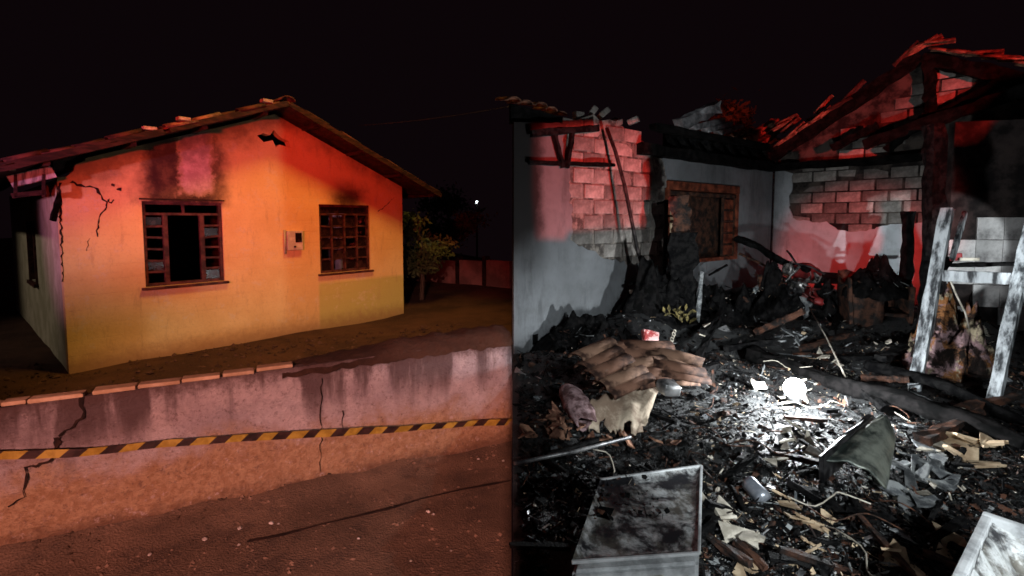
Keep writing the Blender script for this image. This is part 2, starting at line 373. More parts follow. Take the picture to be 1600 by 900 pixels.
def ladder_window(name, r, cols, rows, open_mid, seed):
    """steel window: frame, glazing bars, panes; open_mid leaves the middle burnt out"""
    x0, z0, x1, z1 = r
    wd = box(name, (x0, 0.03, z1 - 0.045), (x1, 0.10, z1), M['frame'], house)
    box('sill', (x0 - 0.05, -0.05, z0 - 0.04), (x1 + 0.05, 0.12, z0 - 0.002), M['frame'], wd, 0.008)
    for a in (x0, x1 - 0.045): box('stile', (a, 0.033, z0), (a + 0.045, 0.097, z1 - 0.047), M['frame'], wd)
    box('bottom_rail', (x0 + .047, 0.034, z0), (x1 - .047, 0.096, z0 + 0.045), M['frame'], wd)
    rs = random.Random(seed)
    zt = z1 - 0.20
    def bars(xa, xb, nr, skip=()):
        for k in range(1, nr):
            zz = z0 + 0.045 + (zt - z0 - 0.045) * k / nr
            if k in skip: continue
            bm = bmesh.new(); add_bar(bm, (xa, 0.055 + rs.uniform(-.006, .006), zz + rs.uniform(-.012, .012)), (xb, 0.055, zz + rs.uniform(-.012, .012)), 0.022, 0.03)
            obj('glazing_bar', bm, M['frame'], wd)
    box('transom', (x0 + .047, 0.036, zt), (x1 - .047, 0.094, zt + 0.035), M['frame'], wd)
    if open_mid:
        wv = (x1 - x0)
        xa, xb = x0 + wv * 0.27, x1 - wv * 0.27
        for a in (xa, xb): box('mullion', (a - 0.03, 0.034, z0 + .046), (a + 0.03, 0.098, zt - .001), M['frame'], wd)
        bars(x0 + .045, xa - .03, 6); bars(xb + .03, x1 - .045, 6)
        box('mullion', ((x0 + x1) / 2 - .015, 0.04, zt + .036), ((x0 + x1) / 2 + .015, 0.09, z1 - .047), M['frame'], wd)
        for (pa, pb) in ((x0 + .05, xa - .03), (xb + .03, x1 - .05)):
            for k in range(6):
                if rs.random() < 0.85: continue
                za = z0 + .05 + (zt - z0 - .05) * k / 6; zb = z0 + .05 + (zt - z0 - .05) * (k + 1) / 6 - .03
                box('pane', (pa, 0.068, za), (pb, 0.073, zb), M['glass'], wd)
    else:
        for k in range(1, cols):
            a = x0 + (x1 - x0) * k / cols
            box('mullion', (a - .016, 0.034, z0 + .046), (a + .016, 0.098, zt - .001), M['frame'], wd)
        for c_ in range(cols):
            xa = x0 + (x1 - x0) * c_ / cols + .02; xb = x0 + (x1 - x0) * (c_ + 1) / cols - .02
            bars(xa, xb, rows)
            for k in range(rows):
                if rs.random() < 0.25: continue
                za = z0 + .05 + (zt - z0 - .05) * k / rows; zb = z0 + .05 + (zt - z0 - .05) * (k + 1) / rows - .03
                p = box('pane', (xa, 0.068, za), (xb, 0.073, zb), M['glass'], wd)
        box('pane', (x0 + .05, 0.066, zt + .04), (x1 - .05, 0.071, z1 - .05), M['glass'], wd)
    return wd
ladder_window('window', WA, 0, 0, True, 3)
ladder_window('window', WB, 4, 5, False, 5)
# side window, seen at a slant
sx = 0.0
sw_ = box('window', (-0.03, 2.7, 0.95), (0.05, 2.76, 2.0), M['frame'], house)
box('stile', (-0.03, 3.64, 0.95), (0.05, 3.7, 2.0), M['frame'], sw_); box('sill', (-0.06, 2.65, 0.89), (0.1, 3.75, 0.947), M['frame'], sw_)
box('pane', (0.06, 2.77, 0.95), (0.065, 3.63, 2.0), M['glass'], sw_)
# burnt timber lintel edge over the big window
bm = bmesh.new(); add_bar(bm, (WA[0] - .03, -0.012, WA[3] + .03), (WA[2] + .03, -0.012, WA[3] + .035), 0.05, 0.02, rough=.4, cuts=14, seed=2); obj('lintel', bm, M['boarddark'], house)
# meter box
mx0, mz1 = fac(446, 361); mx1, mz0 = fac(471, 390)
mb = box('meter_box', (mx0, -0.07, mz0), (mx1, -0.002, mz1), simple('meter_plastic', (0.45, 0.40, 0.36), (0.62, 0.56, 0.50), 8), house, 0.008)
mw = mx1 - mx0; mh = mz1 - mz0
box('dial_window', (mx0 + mw * .5, -0.076, mz0 + mh * .40), (mx1 - mw * .08, -0.071, mz1 - mh * .1), M['glass'], mb)
bm = bmesh.new(); add_tube(bm, [(mx0 + mw * .45, -0.088, mz0 + mh * .18), (mx0 + mw * .45, -0.072, mz0 + mh * .18)], .018, 10); obj('seal_knob', bm, M['black'], mb)
tube('conduit', [(mx0 - .03, -0.03, mz1 + .02), (mx0 - .03, -0.03, mz0 - .06)], .018, M['sidewall'], mb)
# cracks in the render
def crack(parent, pts3, w0, nrm, seed=1):
    """thin raised lip strip, dark inside: an open crack that wanders"""
    rs = random.Random(seed); bm = bmesh.new(); P = []
    for a, b in zip(pts3, pts3[1:]):
        a, b = Vector(a), Vector(b); n = max(2, int((b - a).length / 0.035))
        for k in range(n): P.append(a.lerp(b, k / n))
    P.append(Vector(pts3[-1])); L = []; 
    for i, p in enumerate(P):
        d = (P[min(i + 1, len(P) - 1)] - P[max(i - 1, 0)]).normalized(); s = nrm.cross(d)
        q = p + s * rs.uniform(-.012, .012)
        wd = w0 * (0.35 + 0.9 * rs.random()) * (1 - 0.6 * i / len(P))
        L.append([bm.verts.new(q + s * wd), bm.verts.new(q + nrm * .001), bm.verts.new(q - s * wd)])
    for a, b in zip(L, L[1:]):
        bm.faces.new((a[0], a[1], b[1], b[0])); bm.faces.new((a[1], a[2], b[2], b[1]))
    return obj('crack', bm, M['crack'], parent)
def fc(*pp): return [Vector((fac(*p)[0], -0.003, fac(*p)[1])) for p in pp]
nl = Vector((0, -1, 0))
crack(wall, fc((112, 283), (120, 289), (140, 292), (152, 295), (157, 306), (166, 316), (168, 324), (158, 335), (153, 346), (151, 370)), 0.020, nl, 1)
crack(wall, fc((168, 312), (174, 318), (178, 312)), 0.016, nl, 2)
crack(wall, fc((590, 330), (603, 322), (612, 312), (616, 309)), 0.010, nl, 3)
crack(wall, fc((134, 392), (138, 378), (141, 372)), 0.006, nl, 4)
crack(wall, fc((93, 285), (94, 330), (97, 400), (99, 440)), 0.016, nl, 6)
for q in ((176, 289), (187, 296)):     # knocked-off chips
    c = fc(q)[0]; bm = bmesh.new()
    vs = [bm.verts.new(c + Vector((math.cos(a) * .035 * random.uniform(.5, 1.2), 0, math.sin(a) * .03 * random.uniform(.5, 1.2)))) for a in (k * .9 for k in range(7))]
    bm.faces.new(vs); obj('chip', bm, M['boarddark'], wall)
# ---- roof: deck, barge boards, purlins, tiles
XL, XR = -1.15, right_eave[0]
def rz(x): return apex[1] - ((apex[0] - x) * sl if x < apex[0] else (x - apex[0]) * sr)
bm = bmesh.new()
for (xa, xb) in ((XL, apex[0]), (apex[0], XR)):
    q = [(xa, rz(xa) - .10), (xb, rz(xb) - .10), (xb, rz(xb) - .13), (xa, rz(xa) - .13)]
    lo = [bm.verts.new((x, -OV + .03, z)) for x, z in q]; hi = [bm.verts.new((x, HD + .4, z)) for x, z in q]
    bm.faces.new(lo); bm.faces.new(hi)
    for k in range(4): bm.faces.new((lo[k], lo[(k + 1) % 4], hi[(k + 1) % 4], hi[k]))
roof = obj('roof', bm, M['boarddark'], house)
def rakebar(name, xa, xb, y, wx, wy, dz, mat, sd=0):
    return bar(name, (xa, y, rz(xa) + dz), (xb, y, rz(xb) + dz), wx, wy, mat, roof, rough=.18, cuts=16, seed=sd)
rakebar('barge_board', XL, 1.05, -OV + .01, .03, .09, -.10, M['boarddark'], 1)
rakebar('barge_board', 1.12, apex[0] - .02, -OV + .02, .03, .08, -.09, M['boarddark'], 2)
rakebar('barge_board', apex[0] + .02, XR, -OV + .01, .03, .09, -.10, M['boarddark'], 3)
for k in range(9):
    xx = XL + .15 + k * (XR - XL - .3) / 8
    bar('purlin', (xx, -OV + .05, rz(xx) - .165), (xx, HD + .3, rz(xx) - .165), .07, .06, M['boarddark'], roof, rough=.15, cuts=6, seed=k)
def tile_mesh(name, L=0.42, W=0.2, H=0.065, n=6, t=0.014, mat=None):
    bm = bmesh.new()
    def arc(rw, y, hh): return [bm.verts.new((rw * math.cos(math.pi * k / n), y, hh * math.sin(math.pi * k / n))) for k in range(n + 1)]
    a = arc(W / 2, 0, H); b = arc(W / 2 * .86, L, H * .86); c = arc(W / 2 - t, 0, H - t); d = arc(W / 2 * .86 - t, L, H * .86 - t)
    for k in range(n):
        for f in ((a[k], a[k+1], b[k+1], b[k]), (c[k+1], c[k], d[k], d[k+1]), (a[k+1], a[k], c[k], c[k+1]), (b[k], b[k+1], d[k+1], d[k])):
            bm.faces.new(f).smooth = f[0] in a
    for k in (0, n): bm.faces.new((a[k], b[k], d[k], c[k]))
    bmesh.ops.recalc_face_normals(bm, faces=bm.faces)
    me = bpy.data.meshes.new(name); bm.to_mesh(me); bm.free(); me.materials.append(mat); return me
TILE = tile_mesh('roof_tile', mat=M['roofdark'])
TILE_L = tile_mesh('pale_tile', mat=simple('sooty_pale_tile', (.1,.05,.04), (.3,.16,.12)))
rs = random.Random(4)
def tile_at(parent, me, p, ang_axis, jitter=0.04, name='tile', s=1.0):
    o = bpy.data.objects.new(name, me); COL.objects.link(o); o.parent = parent
    o.matrix_local = Matrix.Translation(p) @ ang_axis @ Matrix.Rotation(rs.uniform(-jitter, jitter), 4, 'Z') @ Matrix.Rotation(rs.uniform(-jitter, jitter), 4, 'X') @ Matrix.Scale(s, 4)
    return o
# individually laid tiles along the front edge
for side in (0, 1):
    xa, xb = (XL, apex[0]) if side == 0 else (XR, apex[0])
    ln = math.hypot(xb - xa, rz(xb) - rz(xa)); n = int(ln / .34)
    dirv = Vector((xb - xa, 0, rz(xb) - rz(xa))).normalized(); up = Vector((0, 0, 1)) - dirv * dirv.z; up.normalize()
    A = Matrix((dirv.cross(up), dirv, up)).transposed().to_4x4()
    for c_ in range(3):
        for k in range(n):
            if side == 0 and ((c_ == 0 and k in (6, 9)) or (k == 8 and c_ == 1)): continue
            y = -OV + .10 + c_ * .205
            p = Vector((xa, y, rz(xa))) + dirv * (k * .34) + up * (-.075 + rs.uniform(-.006, .02))
            m_ = TILE_L if side == 0 and c_ == 0 and k in (7, 8) else TILE
            tile_at(roof, m_, p, A, .05 if side else .07)
    # the rest of the covering, too many to pick apart
    bm = bmesh.new()
    for c_ in range(3, 36):
        for k in range(n):
            Mx = Matrix.Translation(Vector((xa, -OV + .10 + c_ * .205, rz(xa))) + dirv * (k * .34) + up * (-.07 + rs.uniform(-.005, .015))) @ A
            ring0 = [bm.verts.new(Mx @ Vector((.1 * math.cos(math.pi * j / 4), 0, .065 * math.sin(math.pi * j / 4)))) for j in range(5)]
            ring1 = [bm.verts.new(Mx @ Vector((.086 * math.cos(math.pi * j / 4), .42, .055 * math.sin(math.pi * j / 4)))) for j in range(5)]
            for j in range(4): bm.faces.new((ring0[j], ring0[j+1], ring1[j+1], ring1[j]))
    tag(obj('tile_cover', bm, M['roofdark'], roof), None, kind='stuff')
for k in range(17):    # ridge
    A = Matrix.Identity(4)
    tile_at(roof, TILE, Vector((apex[0], -OV + .02 + k * .42, apex[1] - .05)), A, .05, 'ridge_tile', 1.25)
# loose bright shards lying on the left slope
for (px, py) in ((290, 186), (237, 201), (420, 158)):
    q = fac(px, py, OV - .02); bm = bmesh.new(); add_box(bm, (q[0] - .09, -OV + .0, q[1] - .02), (q[0] + .06, -OV + .14, q[1] + .025), None, .006)
    obj('broken_tile', bm, M['pale'], roof)
# broken eave box on the left corner
def hp(px, py, y): p = fac(px, py, -y); return Vector((p[0], y, p[1]))
bar('soffit_board', hp(15, 284, -.25), hp(84, 268, -.25), .02, .14, M['whitewood'], roof, rough=.1, cuts=5, seed=3)
bar('soffit_frame', hp(18, 306, -.25), hp(72, 300, -.25), .03, .06, M['boarddark'], roof)
for px in (24, 68): bar('soffit_frame', hp(px, 308, -.24), hp(px, 272, -.24), .03, .05, M['boarddark'], roof)
box('rafter_end', hp(15, 262, -.3) - Vector((0, 0, .03)), hp(24, 252, -.3) + Vector((0, .12, .03)), M['pale'], roof)
plate('gable_panel', [fac(86, 267), fac(86, 238), fac(150, 222), fac(149, 236), fac(132, 242), fac(116, 266)], [], 0.165, 0.19, M['boarddark'], roof)
bar('broken_plank', hp(96, 300, .02), hp(82, 345, -.05), .03, .07, M['char'], sidew, rough=.3, cuts=5)

# ---- ground: one sheet for the yard and beyond, the road, the verge
WL0 = on_z(0, 872, ROAD); WL1 = on_z(800, 694, ROAD)
wd_ = (WL1 - WL0); WLEN = wd_.length; wrot = math.atan2(wd_.y, wd_.x)
WLEFT = 3.0   # the wall goes on to the left of the frame
def soil_mat():
    t = NT('dry_soil'); a = t.noise(1.2, 6, 0.7); b = t.noise(14, 6, 0.75)
    c = t.mix(t.step(a, .35, .65), (0.042, 0.019, 0.012), (0.085, 0.040, 0.025)); c = t.mix(t.math('MULTIPLY', t.step(b, .55, .75), .5), c, (0.10, 0.055, 0.036))
    return t.done(c, .95, t.math('ADD', b, a), 1.0, .04)
M['soil'] = soil_mat()
def asphalt_mat():
    t = NT('worn_asphalt'); a = t.noise(1.5, 5, 0.65); b = t.noise(45, 4, 0.75); v = t.n('ShaderNodeTexVoronoi'); v.inputs['Scale'].default_value = 70; t.t.links.new(t.P, v.inputs['Vector'])
    c = t.mix(t.step(a, .35, .65), (0.12, 0.08, 0.055), (0.19, 0.125, 0.085)); c = t.mix(t.math('MULTIPLY', t.step(b, .52, .72), .55), c, (0.23, 0.155, 0.11))
    c = t.mix(t.math('MULTIPLY', t.step(t.noise(4, 6, .8, off=4), .5, .62), .45), c, (0.055, 0.04, 0.035))
    return t.done(c, .9, t.math('ADD', t.math('MULTIPLY', b, .6), v.outputs['Distance']), .6, .012)
M['asphalt'] = asphalt_mat()
wdir = wd_.normalized(); wnorm = Vector((-wdir.y, wdir.x, 0))   # points away from the street
def wall_side(x, y): return (Vector((x, y, 0)) - Vector((WL0.x, WL0.y, 0))).dot(wnorm)
# yard sheet on the far side of the wall
bm = bmesh.new(); rows = []
for j in range(70):
    s = 0.10 + 9.5 * (j / 69) ** 1.6 if j < 60 else 9.5 * (59 / 69) ** 1.6 + (j - 59) ** 2.6 * .55
    row = []
    for i in range(70):
        u = -26 + 38 * i / 69
        p = Vector((WL0.x, WL0.y, 0)) + wdir * u + wnorm * s
        z = YARD + fbm(p.x, p.y, .9, 3) * .05 + fbm(p.x, p.y, 4, 8) * .02 + max(0, .9 - s) * .16
        # heap of soil against the wall on the right
        k = math.exp(-((u - 3.0) / 1.2) ** 2) * math.exp(-((s - .35) / .5) ** 2); z += k * .22
        x = min(p.x, -0.004)
        row.append(bm.verts.new((x, p.y, z)))
    rows.append(row)
for a, b in zip(rows, rows[1:]):
    for i in range(69):
        vs = (a[i], a[i+1], b[i+1], b[i])
        if all(abs(v.co.x + .004) < 1e-6 for v in vs): continue
        try: bm.faces.new(vs)
        except ValueError: pass
yard = obj('yard_ground', bm, M['soil'], smooth=True); tag(yard, 'dark uneven soil yard between garden wall and house', None, kind='structure')
# road sheet on the near side
bm = bmesh.new(); rows = []
for j in range(60):
    s = 0.10 - 12 * (j / 59) ** 1.7; row = []
    for i in range(80):
        u = -14 + 24 * i / 79; p = Vector((WL0.x, WL0.y, 0)) + wdir * u + wnorm * s
        z = ROAD + fbm(p.x, p.y, 1.5, 1) * .012 + fbm(p.x, p.y, 7, 5) * .005 + max(0, .30 + fbm(p.x, p.y, 2.5, 2) * .25 + s) * .22
        row.append(bm.verts.new((min(p.x, -0.004), p.y, z)))
    rows.append(row)
for a, b in zip(rows, rows[1:]):
    for i in range(79):
        vs = (a[i], a[i+1], b[i+1], b[i])
        if all(abs(v.co.x + .004) < 1e-6 for v in vs): continue
        bm.faces.new(vs)
road = obj('road', bm, M['asphalt'], smooth=True); tag(road, 'worn brown asphalt road in front of the garden wall', None, kind='structure')
# thin dark line along the road
pts = [on_z(px, py, ROAD + .012) for px, py in ((386, 846), (440, 836), (500, 820), (560, 806), (610, 794), (660, 779), (720, 765), (770, 756), (798, 751))]
bm = bmesh.new(); L = []
for i, p in enumerate(pts):
    d = (pts[min(i + 1, len(pts) - 1)] - pts[max(i - 1, 0)]).normalized(); s = Vector((-d.y, d.x, 0)); w_ = .012 + .007 * math.sin(i * 2.1)
    L.append([bm.verts.new(p + s * w_), bm.verts.new(p + Vector((0, 0, .004))), bm.verts.new(p - s * w_)])
for a, b in zip(L, L[1:]):
    bm.faces.new((a[0], a[1], b[1], b[0])); bm.faces.new((a[1], a[2], b[2], b[1]))
obj('dark_road_line', bm, M['crack'], road)
# pebbles on the road
M['pebble'] = simple('pebble', (0.4, 0.36, 0.32), (0.65, 0.6, 0.56), 20, .8)
bm = bmesh.new(); bmesh.ops.create_icosphere(bm, subdivisions=2, radius=.018)
for v in bm.verts: v.co *= 1 + .35 * noise.noise(v.co * 70); v.co.z *= .7
PEB = bpy.data.meshes.new('pebble'); bm.to_mesh(PEB); bm.free(); PEB.materials.append(M['pebble'])
for i, (px, py) in enumerate(((424, 817), (435, 818), (375, 825), (373, 851), (653, 735), (689, 727), (669, 799), (677, 803), (642, 876), (747, 717), (786, 720), (234, 866), (533, 745), (560, 841), (705, 860), (320, 842))):
    o = bpy.data.objects.new('pebble', PEB); COL.objects.link(o); o.location = on_z(px, py, ROAD + .01); sc = random.Random(i).uniform(.35, .9)
    o.scale = (sc * 1.3, sc, sc); o.rotation_euler = (0, 0, i)
    tag(o, 'small pale pebble lying on the road asphalt', 'pebble', 'pebbles on the road')

# grit and clods, too many to count
def grit(name, label, n, spot_fn, smin, smax, mat):
    rs = random.Random(31); vs, fs = [], []
    for _ in range(n):
        p = spot_fn(rs)
        if p is None or p.x > -.03: continue
        s = smin + (smax - smin) * rs.random() ** 4; i0 = len(vs)
        for d in ((1, 0, 0), (-1, 0, 0), (0, 1, 0), (0, -1, 0), (0, 0, .7), (0, 0, -.7)): vs.append(tuple(p + Vector(d) * s * rs.uniform(.5, 1.2) + Vector((rs.uniform(-.2, .2), rs.uniform(-.2, .2), 0)) * s))
        for f in ((0, 2, 4), (2, 1, 4), (1, 3, 4), (3, 0, 4), (2, 0, 5), (1, 2, 5), (3, 1, 5), (0, 3, 5)): fs.append(tuple(i0 + q for q in f))
    me = bpy.data.meshes.new(name); me.from_pydata(vs, [], fs); o = link_mesh(name, me, mat); tag(o, label, 'grit', kind='stuff')
def road_spot(rs):
    u = rs.uniform(-1.5, 4.2); s = -rs.random() ** (2.2 if rs.random() < .6 else .8) * 2.6
    p = Vector((WL0.x, WL0.y, 0)) + wdir * u + wnorm * s
    return Vector((p.x, p.y, ROAD + fbm(p.x, p.y, 1.5, 1) * .012 + max(0, .30 + fbm(p.x, p.y, 2.5, 2) * .25 + s) * .22))
def yard_spot(rs):
    u = rs.uniform(-3, 5); s = .1 + rs.random() * 4.5; p = Vector((WL0.x, WL0.y, 0)) + wdir * u + wnorm * s
    if (HI @ Vector((p.x, p.y, 0))).y > -.02 and (HI @ Vector((p.x, p.y, 0))).x > 0: return None
    return Vector((p.x, p.y, YARD + fbm(p.x, p.y, .9, 3) * .05 + fbm(p.x, p.y, 4, 8) * .02 + max(0, .9 - s) * .16 + .005))
M['grit'] = simple('road_grit', (0.07, 0.045, 0.03), (0.26, 0.17, 0.12), 3, .95, .3, .004)
M['clod'] = simple('soil_clod', (0.03, 0.015, 0.010), (0.085, 0.045, 0.03), 3, .95, .5, .01)
grit('road_grit', 'loose brown grit scattered over the road and wall foot', 5200, road_spot, .004, .022, M['grit'])
grit('soil_clods', 'loose soil clods scattered over the yard', 4200, yard_spot, .008, .055, M['clod'])

# ---- garden wall along the street
def gwall_mat():
    t = NT('stained_lit_limewash'); x, y, z = t.xyz()
    st = t.noise(4.2, 5, .6, (1.0, 1.0, 0.14)); bl = t.noise(2.2, 6, .7, off=2); fi = t.noise(22, 6, .75, off=6)
    c = t.mix(t.step(bl, .35, .65), (0.42, 0.34, 0.36), (0.62, 0.52, 0.53))
    c = t.mix(t.math('MULTIPLY', t.step(fi, .52, .66), .5), c, (0.33, 0.26, 0.26))
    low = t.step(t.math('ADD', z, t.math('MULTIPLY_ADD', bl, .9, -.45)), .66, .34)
    c = t.mix(t.math('MULTIPLY', low, .9), c, t.mix(t.step(fi, .4, .62), (0.40, 0.22, 0.10), (0.56, 0.36, 0.20)))  # orange lamplight on the lower wall, put into the colour
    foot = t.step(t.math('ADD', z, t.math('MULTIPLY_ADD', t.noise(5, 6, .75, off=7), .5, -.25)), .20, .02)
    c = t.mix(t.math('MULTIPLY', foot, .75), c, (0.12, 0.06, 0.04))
    drip = t.math('MULTIPLY', t.step(st, .42, .56), t.step(t.math('ADD', z, t.math('MULTIPLY_ADD', st, .9, -.45)), .60, .98))
    dl = t.math('MULTIPLY', t.step(t.math('ADD', x, t.math('MULTIPLY', bl, 1.2)), 1.9, -.2), t.step(z, .45, .95))
    c = t.mix(t.math('MULTIPLY', dl, .6), c, (0.10, 0.065, 0.085))
    c = t.mix(t.math('MULTIPLY', t.step(t.noise(26, 6, .85, off=12), .55, .62), .6), c, (0.15, 0.09, 0.08))
    c = t.mix(t.math('MULTIPLY', t.step(t.noise(12, 6, .8, off=15), .58, .64), .5), c, (0.70, 0.58, 0.58))
    c = t.mix(t.math('MULTIPLY', drip, .85), c, (0.085, 0.05, 0.05))
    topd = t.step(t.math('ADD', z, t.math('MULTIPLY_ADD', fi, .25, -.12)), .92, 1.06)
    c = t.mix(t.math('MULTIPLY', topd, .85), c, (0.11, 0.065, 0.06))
    return t.done(c, .92, t.math('ADD', fi, t.math('MULTIPLY', t.noise(60, 4, .7), .5)), 1.0, .035)
M['gwall'] = gwall_mat()
WTOP = on_plane(400, 570, WL0, wnorm).z - ROAD
gw = empty('garden_wall', Vector((WL0.x, WL0.y, ROAD)), wrot)
tag(gw, 'low cracked garden wall with dark drip stains beside the road', 'wall')
GI = (Matrix.Translation((WL0.x, WL0.y, ROAD)) @ Matrix.Rotation(wrot, 4, 'Z')).inverted()
def gw_at(px, py, off=0.0): return GI @ on_plane(px, py, WL0 - wnorm * off, wnorm)
# body: front face gently uneven
bm = bmesh.new(); nx, nz = 120, 22; g_ = []
zl, zr = gw_at(5, 626).z, gw_at(795, 521).z
def wtop(x): return zl + (zr - zl) * max(0, min(1, x / WLEN)) - .045
for i in range(nx + 1):
    x = -WLEFT + (WLEN + WLEFT) * i / nx; col_ = []
    for k in range(nz + 1):
        z = -.15 + (wtop(x) + .15) * k / nz
        y = fbm(x, z, 1.3, 5) * .02 + fbm(x, z, 6, 2) * .008
        col_.append(bm.verts.new((x, y, z)))
    col_.append(bm.verts.new((x, .07, wtop(x)))); col_.append(bm.verts.new((x, .07, -.15))); g_.append(col_)
for a, b in zip(g_, g_[1:]):
    for k in range(len(a) - 1): bm.faces.new((a[k], b[k], b[k+1], a[k+1]))
for e in (g_[0], g_[-1]): bm.faces.new(e)
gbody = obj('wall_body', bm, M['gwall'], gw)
for f in gbody.data.polygons: f.use_smooth = len(f.vertices) == 4 and abs(f.normal.y) > .8
M['coping'] = simple('coping_concrete', (0.42, 0.27, 0.16), (0.60, 0.42, 0.28), 6, .9, .5, .01, vary=.12)
edges = [-150, -75, 0, 41, 130, 144, 213, 283, 345, 400, 462]
prs = [(-150, -80), (-76, -3), (1, 40), (43, 130), (145, 212), (216, 282), (285, 344), (349, 398), (402, 458)]
for i, (a, b) in enumerate(prs):
    xa = gw_at(a, 610).x; xb = gw_at(b, 590).x
    bm = bmesh.new(); add_box(bm, (xa, -.022, wtop((xa + xb) / 2) + .004), (xb, .075, wtop((xa + xb) / 2) + .034), Matrix.Translation((0, 0, random.uniform(-.006, .006))) , .01)
    for v in bm.verts: v.co.z += fbm(v.co.x, v.co.y, 9, i) * .008
    obj('coping_slab', bm, M['coping'], gw)
def gc(*pp): return [Vector((gw_at(*p).x, -.018, gw_at(*p).z)) for p in pp]
crack(gbody, gc((131, 612), (131, 632), (130, 652), (116, 664), (104, 672), (93, 680)), .016, nl, 9)
crack(gbody, gc((90, 682), (89, 690), (88, 702)), .028, nl, 10)
crack(gbody, gc((84, 714), (70, 722), (58, 727), (43, 730), (40, 745), (40, 775), (30, 782), (14, 790)), .011, nl, 11)
crack(gbody, gc((503, 590), (502, 640), (501, 700), (500, 735)), .006, nl, 12)
crack(gbody, gc((536, 640), (535, 668)), .006, nl, 13)
# weeds
# soil that has slumped over the top of the wall
bm = bmesh.new(); rows = []
xa = gw_at(440, 560).x
for i in range(60):
    x = xa + (WLEN - xa - .012) * i / 59; row = []; hgt = .10 * min(1, i / 26) + fbm(x, 0, 3, 4) * .03 * min(1, i / 12)
    for k in range(9):
        t_ = k / 8; y = -.05 + .55 * t_; z = wtop(x) + hgt * math.sin(math.pi * min(1, t_ * 1.15)) ** .6 - .02 - .10 * max(0, t_ - .5) + fbm(x, y, 9, 6) * .022 - ((.03 + .05 * abs(fbm(x, 2, 5, 3))) if k == 0 else 0)
        row.append(bm.verts.new((x, y, z)))
    rows.append(row)
for a, b in zip(rows, rows[1:]):
    for k in range(8): bm.faces.new((a[k], b[k], b[k+1], a[k+1]))
so = obj('slumped_soil', bm, M['soil'], smooth=True); so.matrix_world = GI.inverted(); tag(so, 'brown soil slumped over the right half of the wall top', 'soil', kind='stuff')

# ---- barrier tape in front of the wall
M['tape_y'] = simple('yellow_tape', (0.28, 0.18, 0.025), (0.42, 0.29, 0.05), 12, .45, .2, .003)
M['tape_k'] = simple('black_tape', (0.02, 0.012, 0.012), (0.05, 0.025, 0.022), 12, .45, .2, .003)
tp = [gw_at(px, py, .16) for px, py in ((-190, 712), (-90, 713), (0, 713), (60, 711), (115, 708), (180, 702), (260, 693), (330, 688), (400, 683), (480, 679), (560, 674), (640, 669), (720, 663), (796, 659))]
def poly_at(P, s):
    for a, b in zip(P, P[1:]):
        L_ = (b - a).length
        if s <= L_: return a.lerp(b, s / L_)
        s -= L_
    return P[-1].copy()
tl = sum((b - a).length for a, b in zip(tp, tp[1:])); NS = 120
bm = bmesh.new(); LN = []
for i in range(NS * 2 + 1):
    s = tl * i / (NS * 2); p = poly_at(tp, s); tw = .35 * fbm(s, 0, 1.1, 2); hw = .027 + .003 * math.sin(s * 3)
    if p.x < .9: hw *= .72 + .28 * max(0, p.x) / .9
    p.y += fbm(s, 1, 2, 1) * .015
    c_ = Vector((0, math.sin(tw), math.cos(tw))) * hw; sh = .028
    LN.append([bm.verts.new(p + c_ * f_ + Vector((sh * f_, 0, 0))) for f_ in (-1, 0, 1)])
pitch = .216
for i, (a, b) in enumerate(zip(LN, LN[1:])):
    s = tl * (i + .5) / (NS * 2)
    for k in (0, 1): bm.faces.new((a[k], b[k], b[k+1], a[k+1])).material_index = 1 if (s % pitch) < pitch * .46 else 0
tape = obj('barrier_tape', bm, [M['tape_y'], M['tape_k']], smooth=True, recalc=False); tape.matrix_world = GI.inverted()
tag(tape, 'yellow and black striped barrier tape stretched along the garden wall', 'barrier tape')

# ---- far side: boundary wall, trees, lamp, wires
M['farwall'] = simple('far_wall_render', (0.20, 0.12, 0.11), (0.40, 0.22, 0.20), 1.2, .9, .3, .01)
fw = empty('boundary_wall', (0, 0, YARD))
tag(fw, 'long low reddish boundary wall far behind the yellow house', 'wall')
fp = [at(560, 404, 17), at(664, 404, 16.4), at(716, 404, 15.6), at(758, 403, 15), at(797, 402, 14.4)]
for i, (a, b) in enumerate(zip(fp, fp[1:])):
    M_, L_ = frame_mat(Vector((a.x, a.y, 0)), Vector((b.x, b.y, 0)))
    zt = a.z - YARD
    q = Matrix.Rotation(math.atan2(b.y - a.y, b.x - a.x), 4, 'Z'); q.translation = Vector((a.x, a.y, 0))
    bm = bmesh.new(); add_box(bm, (.03, 0, -.3), (L_ - .03, .18, zt - .02 * i), q, .02); obj('wall_panel', bm, M['farwall'], fw)
    bm = bmesh.new(); add_box(bm, (-.09, -.05, -.3), (.028, .2, zt + .05), q, .01); obj('pillar', bm, M['boarddark'], fw)
def leaf_mat(name, a, b):
    t = NT(name); return t.done(t.mix(t.step(t.noise(2.5, 4, .7), .35, .65), a, b), .6, None, spec=.4)
M['leaf'] = leaf_mat('dark_leaf', (0.035, 0.05, 0.02), (0.09, 0.12, 0.05))
M['bark'] = simple('bark', (0.04, 0.03, 0.02), (0.11, 0.08, 0.06), 14, .95, .8, .02, stretch=(2, 2, .4))
